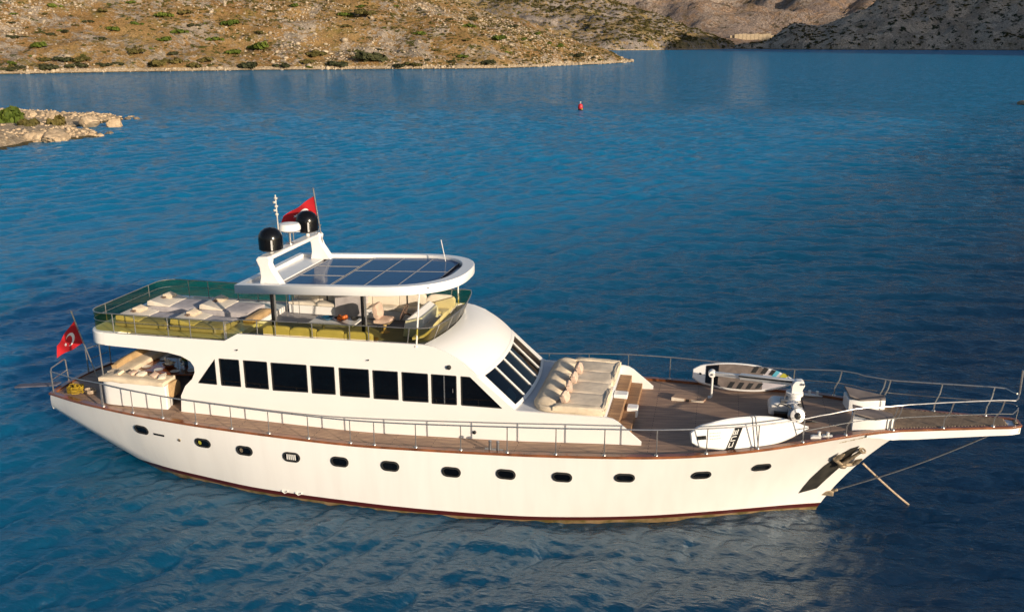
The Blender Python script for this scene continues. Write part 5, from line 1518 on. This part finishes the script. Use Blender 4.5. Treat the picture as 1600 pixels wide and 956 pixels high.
for i, ((x, y), lab) in enumerate(PIL):
    o = pil0 if i == 0 else pil0.copy()
    if i: COL.objects.link(o)
    o.location = (x, y, 3.47); o.rotation_euler = (R(random.uniform(-6, 6)), R(-22 + random.uniform(-5, 5)), R(random.uniform(-12, 12)))
    tag(o, lab, 'pillow', 'pillows on the foredeck sunbed')

# paddleboards
def board_outline(L_, W_, n=28, tail=.32):
    up = []
    for k in range(n + 1):
        t = k / n
        if t < .12: w = tail + (1 - tail) * math.sin(t / .12 * math.pi / 2) * .62
        else:
            u = (t - .12) / .88
            w = (tail + (1 - tail) * .62) + (1 - tail - (1 - tail) * .62) * math.sin(min(1, u / .35) * math.pi / 2) if u < .35 else max(0.0, 1 - ((u - .35) / .65) ** 2.6)
        up.append((-L_ / 2 + L_ * t, w * W_ / 2))
    up[-1] = (L_ / 2, .03)
    return up + [(x, -y) for x, y in up[::-1]]
def paddleboard(name_mat):
    e = empty('paddleboard')
    out_ = board_outline(3.16, .86)
    inner = [(x * .985, y * .90) for x, y in out_]
    b = MB(); rows = [[(x, y, z) for x, y in pl] for pl, z in ((inner, -.06), (out_, -.03), (out_, .03), (inner, .06))]
    b.grid(rows, closed=True); n = len(inner)
    b.add(rows[0], [tuple(range(n))]); b.add(rows[3], [tuple(range(n))])
    b.build('board', M['white2'], e, angle=.9)
    return e
# near board: bottom face outwards, with logo block, fin box, straps
pbn = paddleboard(0); tag(pbn, 'white paddleboard on edge against the near rail, black slanted logo on its underside', 'paddleboard')
ta = Vector((7.75, -1.68, 3.10)) - Vector((4.70, -2.52, 2.86))
tx = ta.normalized(); up = Vector((-.02, .30, .95)); nn = tx.cross(up).normalized()   # towards the viewer
if nn.y > 0: nn = -nn
up = nn.cross(tx).normalized()
if up.z < 0: up = -up
mat = Matrix((tx, up, tx.cross(up))).transposed().to_4x4()
mid = (Vector((7.75, -1.70, 3.11)) + Vector((4.70, -2.54, 2.87))) / 2
mat.translation = mid + Vector((0, .12, .06)); pbn.matrix_world = mat
zf = 1 if mat.to_3x3().col[2].y < 0 else -1
def on_board(name, polys, m, parent, z0):
    b = MB()
    for pl in polys: 
        n = len(pl); b.add([(x, y, zf * z0) for x, y in pl] + [(x, y, zf * (z0 - .006)) for x, y in pl], [tuple(range(n))] + [(i, (i + 1) % n, n + (i + 1) % n, n + i) for i in range(n)])
    return b.build(name, m, parent, smooth=False)
on_board('logo_block', [[(-.70, -.40), (-.46, -.40), (-.165, .19), (-.385, .17)]], M['black'], pbn, .066)
# outlined letters of the logo running along the block
def letter_strokes(ch):
    return {'C': [((1, .1), (.15, .1)), ((.15, .1), (.15, .9)), ((.15, .9), (1, .9))],
            'S': [((.05, .08), (.9, .08)), ((.9, .08), (.9, .5)), ((.9, .5), (.1, .5)), ((.1, .5), (.1, .92)), ((.1, .92), (.95, .92))],
            'U': [((.1, 1), (.1, .1)), ((.1, .1), (.9, .1)), ((.9, .1), (.9, 1))],
            'E': [((.1, 0), (.1, 1)), ((.1, .92), (.95, .92)), ((.1, .5), (.8, .5)), ((.1, .08), (.95, .08))]}[ch]
pol = []
ox, oy = Vector((-.535, -.33)), None
dirv = Vector((.43, .88)).normalized(); across = Vector((-.98, -.1)).normalized()
for i, ch in enumerate('CUE'):
    for (p, q) in letter_strokes(ch):
        def T(u): return Vector((-.525, -.34)) + dirv * (i * .185 + u[0] * .14) + across * ((1 - u[1]) * .125 - .01)
        a_, c_ = T(p), T(q); d = (c_ - a_).normalized(); nr = Vector((-d.y, d.x)) * .011
        a_ -= d * .011; c_ += d * .011
        pol.append([tuple(a_ - nr), tuple(c_ - nr), tuple(c_ + nr), tuple(a_ + nr)])
on_board('logo_letters', pol, M['plate'], pbn, .072)
on_board('fin_box', [[(-1.41, -.07), (-1.18, -.07), (-1.18, .03), (-1.41, .03)]], M['black'], pbn, .085)
pol = []
for r_ in range(3):
    xx = -1.08
    while xx < -.80:
        w = random.uniform(.02, .05)
        pol.append([(xx, .06 - r_ * .075), (xx + w, .06 - r_ * .075), (xx + w, .085 - r_ * .075), (xx, .085 - r_ * .075)]); xx += w + .015
on_board('fine_print', pol, pmat('pale_grey_print', (.55, .52, .50), .7), pbn, .0665)
b = MB()
for xx in (.10, .19): b.tube([(xx, -.45, zf * .02), (xx, -.43, zf * .075), (xx, .43, zf * .075), (xx, .45, zf * .02), (xx, .44, -zf * .07)], .012, 6)
b.build('strap', M['alu'], pbn)

# far board: deck side towards the viewer
pbf = paddleboard(0); tag(pbf, 'white paddleboard with brown striped deck pad propped at the far rail behind the boom', 'paddleboard')
A_, B_ = Vector((4.62, 2.36, 2.98)), Vector((7.70, 1.98, 3.10))
tx = (B_ - A_).normalized(); up = Vector((0, .42, .9)); nn = tx.cross(up).normalized(); up = nn.cross(tx).normalized()
if up.z < 0: up = -up
mat = Matrix((tx, up, tx.cross(up))).transposed().to_4x4(); mat.translation = (A_ + B_) / 2; pbf.matrix_world = mat
zf = 1 if mat.to_3x3().col[2].y < 0 else -1
def hw(x):
    o_ = board_outline(3.16, .86); xs_ = [p[0] for p in o_[:29]]; ys_ = [p[1] for p in o_[:29]]
    return float(np.interp(x, xs_, ys_))
def band(x0, x1, ya, yb, slant=.12, marg=.05, n=8):
    """region between x0 and x1, fractions ya..yb of the half width"""
    top_, bot_ = [], []
    for k in range(n + 1):
        x = x0 + (x1 - x0) * k / n
        h = hw(x) - marg
        bot_.append((x + slant * ya, ya * h)); top_.append((x + slant * yb, yb * h))
    return bot_ + top_[::-1]
on_board('deck_pad', [band(-1.16, .55, -1, 1, 0)], M['boardpad'], pbf, .066)
on_board('tail_pad', [band(-1.17, -.78, -1, 1, .0, .07)], M['black'], pbf, .071)
on_board('nose_pad', [band(.56, 1.20, -1, 1, 0, .06)], pmat('pale_lilac_print', (.52, .48, .50), .7), pbf, .066)
dk = [band(x, x + .14, -1, -.45, .2, .06) for x in (-.30, -.02, .26, .54)] + [band(x, x + .14, .45, 1, .2, .06) for x in (.10, .38, .62)]
on_board('dark_stripes', dk, M['blackmat'], pbf, .072)
on_board('cyan_stripe', [band(.74, .86, .30, 1, .2, .06)], M['cyan'], pbf, .073)
on_board('yellow_stripe', [band(.95, 1.12, .2, 1, .2, .06)], M['lime'], pbf, .073)
b = MB(); b.lathe([(.035, .06), (.035, .075), (.0, .08)], (-1.33, 0.0, 0), 12); 
o = b.build('leash_plug', M['black'], pbf); o.scale.z = zf

# flags -----------------------------------------------------------
def flag(loc, staff, corners, label, hoistbow=.05, R_=.20, wave=.07, seedp=0.0):
    e = empty('flag', (0, 0, 0)); tag(e, label, 'flag')
    b = MB(); b.tube(staff, .022, 8); b.lathe([(.0, -.04), (.04, 0), (.0, .04)], staff[-1], 10); b.build('flagstaff', M['steel'], e)
    HT_, HB_, FT_, FB_ = [Vector(c_) for c_ in corners]
    def F(u, v):
        p = (HT_ * (1 - v) + HB_ * v) * (1 - u) + (FT_ * (1 - v) + FB_ * v) * u
        ph = u * 7.5 + v * 2.2 + seedp
        p = p + Vector((0.02 * math.sin(ph * 1.3), wave * math.sin(ph) * u ** .7, 0.03 * math.sin(ph * .8 + 1) * u))
        return p
    b = MB(); rows = []
    nu, nv = 26, 16
    rows = [[F(i / nu, j / nv) for j in range(nv + 1)] for i in range(nu + 1)]
    b.grid(rows); cl = b.build('cloth', M['red'], e, angle=3, fix=False)
    def patch(polyfn, name):
        for side in (-1, 1):
            b = MB()
            for poly in polyfn():
                vs = []
                for (u, v) in poly:
                    p = F(u, v); du = F(u + .01, v) - p; dv = F(u, v + .01) - p; n = du.cross(dv).normalized()
                    vs.append(p + n * .008 * side)
                n = len(vs)
                b.add(vs, [tuple(range(n))])
            b.build(name, M['flagwhite'], cl, angle=3, fix=False)
    def crescent():
        cx, cy, r1, r2, off = .36, .5, .27, .215, .075
        asp = 1 / 1.5
        outp, inp = [], []
        N_ = 24
        a0 = math.acos((r1 * r1 + off * off - r2 * r2) / (2 * r1 * off)); b0 = math.acos((off * off + r2 * r2 - r1 * r1) / (2 * off * r2))
        b0 = math.pi - b0
        quads = []
        for k in range(N_ + 1):
            a = a0 + (2 * math.pi - 2 * a0) * k / N_; bb_ = b0 + (2 * math.pi - 2 * b0) * k / N_
            outp.append((cx + asp * r1 * math.cos(a), cy + r1 * math.sin(a))); inp.append((cx + asp * (off + r2 * math.cos(bb_)), cy + r2 * math.sin(bb_)))
        return [[outp[k], outp[k + 1], inp[k + 1], inp[k]] for k in range(N_)]
    def star():
        cx, cy, r, asp = .60, .5, .13, 1 / 1.5
        tris = []; pts = []
        for k in range(10):
            rr = r if k % 2 == 0 else r * .38
            a = math.pi + k * math.pi / 5; pts.append((cx + asp * rr * math.cos(a), cy + rr * math.sin(a)))
        return [[(cx, cy), pts[k], pts[(k + 1) % 10]] for k in range(10)]
    patch(crescent, 'crescent'); patch(star, 'star')
    return e
flag(None, [(-15.24, 0, 2.02), (-15.90, 0, 4.30)], [(-15.83, 0, 4.02), (-15.60, 0, 3.22), (-16.62, -.10, 3.02), (-16.66, -.05, 2.62)], 'red Turkish ensign drooping from the slanted staff at the stern', seedp=.5)
flag(None, [(-7.40, 1.70, 6.30), (-7.46, 1.70, 6.95), (-7.64, 1.70, 8.48)], [(-7.635, 1.70, 8.24), (-7.50, 1.70, 7.28), (-8.74, 1.70, 7.52), (-8.86, 1.66, 7.26)], 'red Turkish flag flying behind the satellite domes above the roof', seedp=2.0)

# aft cockpit table, laid for a meal
dt = empty('dining_table', (-11.9, -.40, 2.08)); tag(dt, 'varnished mahogany dining table on the shaded aft deck inside the curved opening', 'table')
b = MB(); b.prism([(1.15 * math.copysign(abs(math.cos(a)) ** .6, math.cos(a)), .68 * math.copysign(abs(math.sin(a)) ** .6, math.sin(a))) for a in np.linspace(0, 2 * math.pi, 40, endpoint=False)], .72, .77, 'z'); b.build('tabletop', M['mahogany'], dt, bevel=.01)
for dx in (-.55, .55):
    b = MB(); b.lathe([(.22, 0), (.2, .03), (.06, .08), (.06, .68), (.14, .72)], (dx, 0, 0), 16); b.build('leg', M['darkint'], dt)
TZ = 2.852
def lay(name, prof, m, x, y, label, cat, n=18, group=None):
    b = MB(); b.lathe(prof, n=n); o = b.build(name, M[m]); o.location = (x, y, TZ); tag(o, label, cat, group); return o
for i, (x, y) in enumerate([(-12.75, -.72), (-12.2, -.88), (-11.6, -.88), (-11.1, -.70), (-12.6, .05), (-11.9, .12), (-11.2, .05)]):
    lay('plate', [(.07, 0), (.14, .018), (.145, .024), (.09, .012), (0, .012)], 'plate', x, y, 'white dinner plate set round the mahogany table on the aft deck', 'plate', group='plates on the aft deck table')
    
b = MB(); b.lathe([(.13, 0), (.20, .06), (.23, .10), (.22, .10), (.12, .03), (0, .03)])
o = b.build('serving_dish', M['mahogany']); o.location = (-12.05, -.5, TZ); tag(o, 'brown dish of bread and flowers on the mahogany table', 'dish')
b = MB()
for k in range(9): b.cushion((random.uniform(-.12, .12), random.uniform(-.12, .12), .10 + random.uniform(0, .05)), (.12, .10, .09), (0, 0, k), puff=.7, n=4)
b.build('bread', M['creamlight'], o)
for i, (x, y, lab) in enumerate([(-12.3, -.32, 'tall stemmed glass behind the dish on the mahogany table'), (-11.75, -.30, 'stemmed glass beside the flowers on the mahogany table'), (-11.45, -.62, 'stemmed glass nearest the opening edge on the mahogany table')]):
    lay('wine_glass', [(.04, 0), (.035, .008), (.006, .012), (.006, .10), (.035, .13), (.042, .19), (.036, .24)], 'plate', x, y, lab, 'glass', 12)
fl = empty('flower_vase', (-11.6, -.25, TZ)); tag(fl, 'small vase with yellow green flowers on the mahogany table', 'vase')
b = MB(); b.lathe([(.05, 0), (.07, .06), (.04, .14), (.05, .17)], n=14); b.build('vase', M['blueglass'], fl)
V_, F_ = shrub_template(33, 60, .6, .3); b = MB(); b.add([(v[0] * .13, v[1] * .13, .22 + v[2] * .12) for v in V_], F_); b.build('flowers', M['yellow'], fl, fix=False)
b = MB(); b.add([(v[0] * .14, v[1] * .14, .17 + v[2] * .1) for v in V_[::-1]], F_); b.build('leaves', M['green'], fl, fix=False)
# bright towels and cushions along the sofa back rest
SC = [(-12.95, -1.80, 'cream', 'cream cushion with dark side at the aft corner of the near sofa run'), (-12.55, -1.68, 'pink', 'rose cushion in the middle of the near sofa run on the aft deck'), (-12.2, -1.72, 'creamlight', 'pale folded cushion beside the rose one on the near sofa run'), (-11.75, -1.72, 'pink', 'rose cushion at the forward end of the near sofa run'), (-11.45, -1.78, 'creamlight', 'pale cushion by the curved opening at the sofa end')]
for i, (x, y, m_, lab) in enumerate(SC):
    b = MB(); b.cushion((0, 0, 0), (.24, .22, .11), puff=.7, noise=.02, n=8); o = b.build('scatter_cushion', M[m_]); o.location = (x, y, 3.03); o.rotation_euler = (R(random.uniform(10, 25)), R(random.uniform(-20, 20)), random.uniform(-.6, .6)); tag(o, lab, 'cushion')
b = MB(); b.lathe([(.18, 0), (.16, .05), (.045, .07), (.045, .40), (.22, .42), (.22, .45)])
# coil of yellow line at the stern corner
b = MB()
pts = [Vector(((.22 + .03 * math.sin(7 * a)) * math.cos(a), (.22 + .03 * math.cos(5 * a)) * math.sin(a), .03 + .008 * a + .02 * math.sin(3 * a))) for a in np.linspace(0, 2 * math.pi * 5, 120)]
b.tube(pts, .016, 6)
pts = [Vector((.1 + .16 * math.cos(a), .05 + .12 * math.sin(a), .16 + .05 * math.sin(2 * a) + .006 * a)) for a in np.linspace(0, 2 * math.pi * 3, 60)]
b.tube(pts, .016, 6)
o = b.build('rope_coil', M['yellow']); o.location = (-15.0, -1.38, 1.99); tag(o, 'bright yellow rope coil heaped on the near stern corner of the deck', 'rope')
b = MB()
for k in range(4): b.tube([Vector(((.16 + k * .012) * math.cos(a), (.12 + k * .01) * math.sin(a), .02 + k * .03)) for a in np.linspace(0, 6.4, 24)], .018, 6)
o = b.build('rope_coil', M['rope']); o.location = (-14.55, -1.25, 2.0); tag(o, 'pale coil of rope behind the yellow one on the stern deck', 'rope')
o = None
b = MB(); b.cushion((0, 0, .10), (.34, .24, .2), puff=.6); o = b.build('fender', M['blackmat']); o.location = (-15.25, -1.12, 1.99); tag(o, 'small dark bundle beside the yellow rope coil at the stern', 'bag')

# upper deck table with bowls
ft = empty('coffee_table', (-5.9, -1.0, 4.30)); tag(ft, 'pale rectangular table under the roof on the upper deck', 'table')
b = MB(); b.bb((-.72, -.40, .66), (.72, .40, .70)); b.build('tabletop', M['plate'], ft, bevel=.015)
for dx in (-.4, .4):
    b = MB(); b.lathe([(.16, 0), (.15, .02), (.04, .05), (.04, .66)], (dx, 0, 0), 14); b.build('leg', M['steel'], ft)
TZ = 5.002
lay('bowl', [(.07, 0), (.15, .06), (.18, .10), (.17, .10), (.08, .03), (0, .03)], 'blueglass', -6.15, -1.0, 'blue bowl on the pale upper deck table', 'bowl')
o = lay('bowl', [(.08, 0), (.19, .05), (.23, .09), (.22, .09), (.1, .03), (0, .03)], 'mahogany', -5.72, -.98, 'wide brown fruit bowl on the pale upper deck table', 'bowl')
b = MB()
for k in range(7): b.lathe([(0.001, -.06), (.045, -.04), (.06, 0), (.045, .04), (.001, .06)], (random.uniform(-.11, .11), random.uniform(-.11, .11), .11 + .02 * (k % 2)), 10)
b.build('fruit', M['orange'], o)
lay('bowl', [(.05, 0), (.11, .05), (.13, .09), (.12, .09), (.06, .02), (0, .02)], 'blackmat', -5.33, -.86, 'small dark bowl at the forward end of the pale upper deck table', 'bowl')

# sun mattresses on the aft upper deck
def mattress(x, y, label):
    e = empty('sun_mattress', (x, y, 4.476)); tag(e, label, 'mattress')
    b = MB(); b.cushion((.0, 0, .12), (1.72, 1.16, .24), puff=.12, noise=.01, n=12); b.build('pad', M['lilac'], e)  # grey colour paints in the weak light on the flat pad
    b = MB(); b.prism([(-.86, .22), (-.84, .37), (-.74, .41), (-.05, .25), (-.05, .22)], -.55, .55, 'y'); hd = b.build('backrest', M['creamlight'], e, bevel=.05, seg=3)
    b = MB(); b.bb((-.62, -.12, .36), (-.50, .14, .405)); b.build('strap', M['brown'], hd)
    b = MB(); b.cushion((-.50, .22, .39), (.26, .44, .12), (0, R(20), 0), puff=.6); b.build('headrest', M['cream'], hd)
    return e
mattress(-12.15, -1.02, 'reclined sun mattress on the near side at the rounded stern end of the upper deck')
mattress(-12.15, .60, 'reclined sun mattress on the far side at the rounded stern end of the upper deck')
mattress(-10.25, -1.02, 'reclined sun mattress on the near side just behind the roof on the upper deck')
mattress(-10.25, .60, 'reclined sun mattress on the far side just behind the roof on the upper deck')
b = MB(); b.cushion((0, 0, .09), (.32, 1.3, .22), puff=.5, noise=.02, n=8); o = b.build('bolster', M['tan']); o.location = (-9.12, .2, 4.476); tag(o, 'tan bolster across the forward end of the sun mattresses', 'cushion')

# anchor line running down into the water
b = MB(); pts = []
A_, B_ = Vector((9.46, -.10, 1.60)), Vector((11.6, .9, -.45))
for t in np.linspace(0, 1, 14): pts.append(A_.lerp(B_, t) - Vector((0, 0, .06 * math.sin(math.pi * t))))
b.tube(pts, .032, 6); o = b.build('anchor_line', M['rope']); tag(o, 'pale anchor rope running from the stem down into the sea', 'rope')
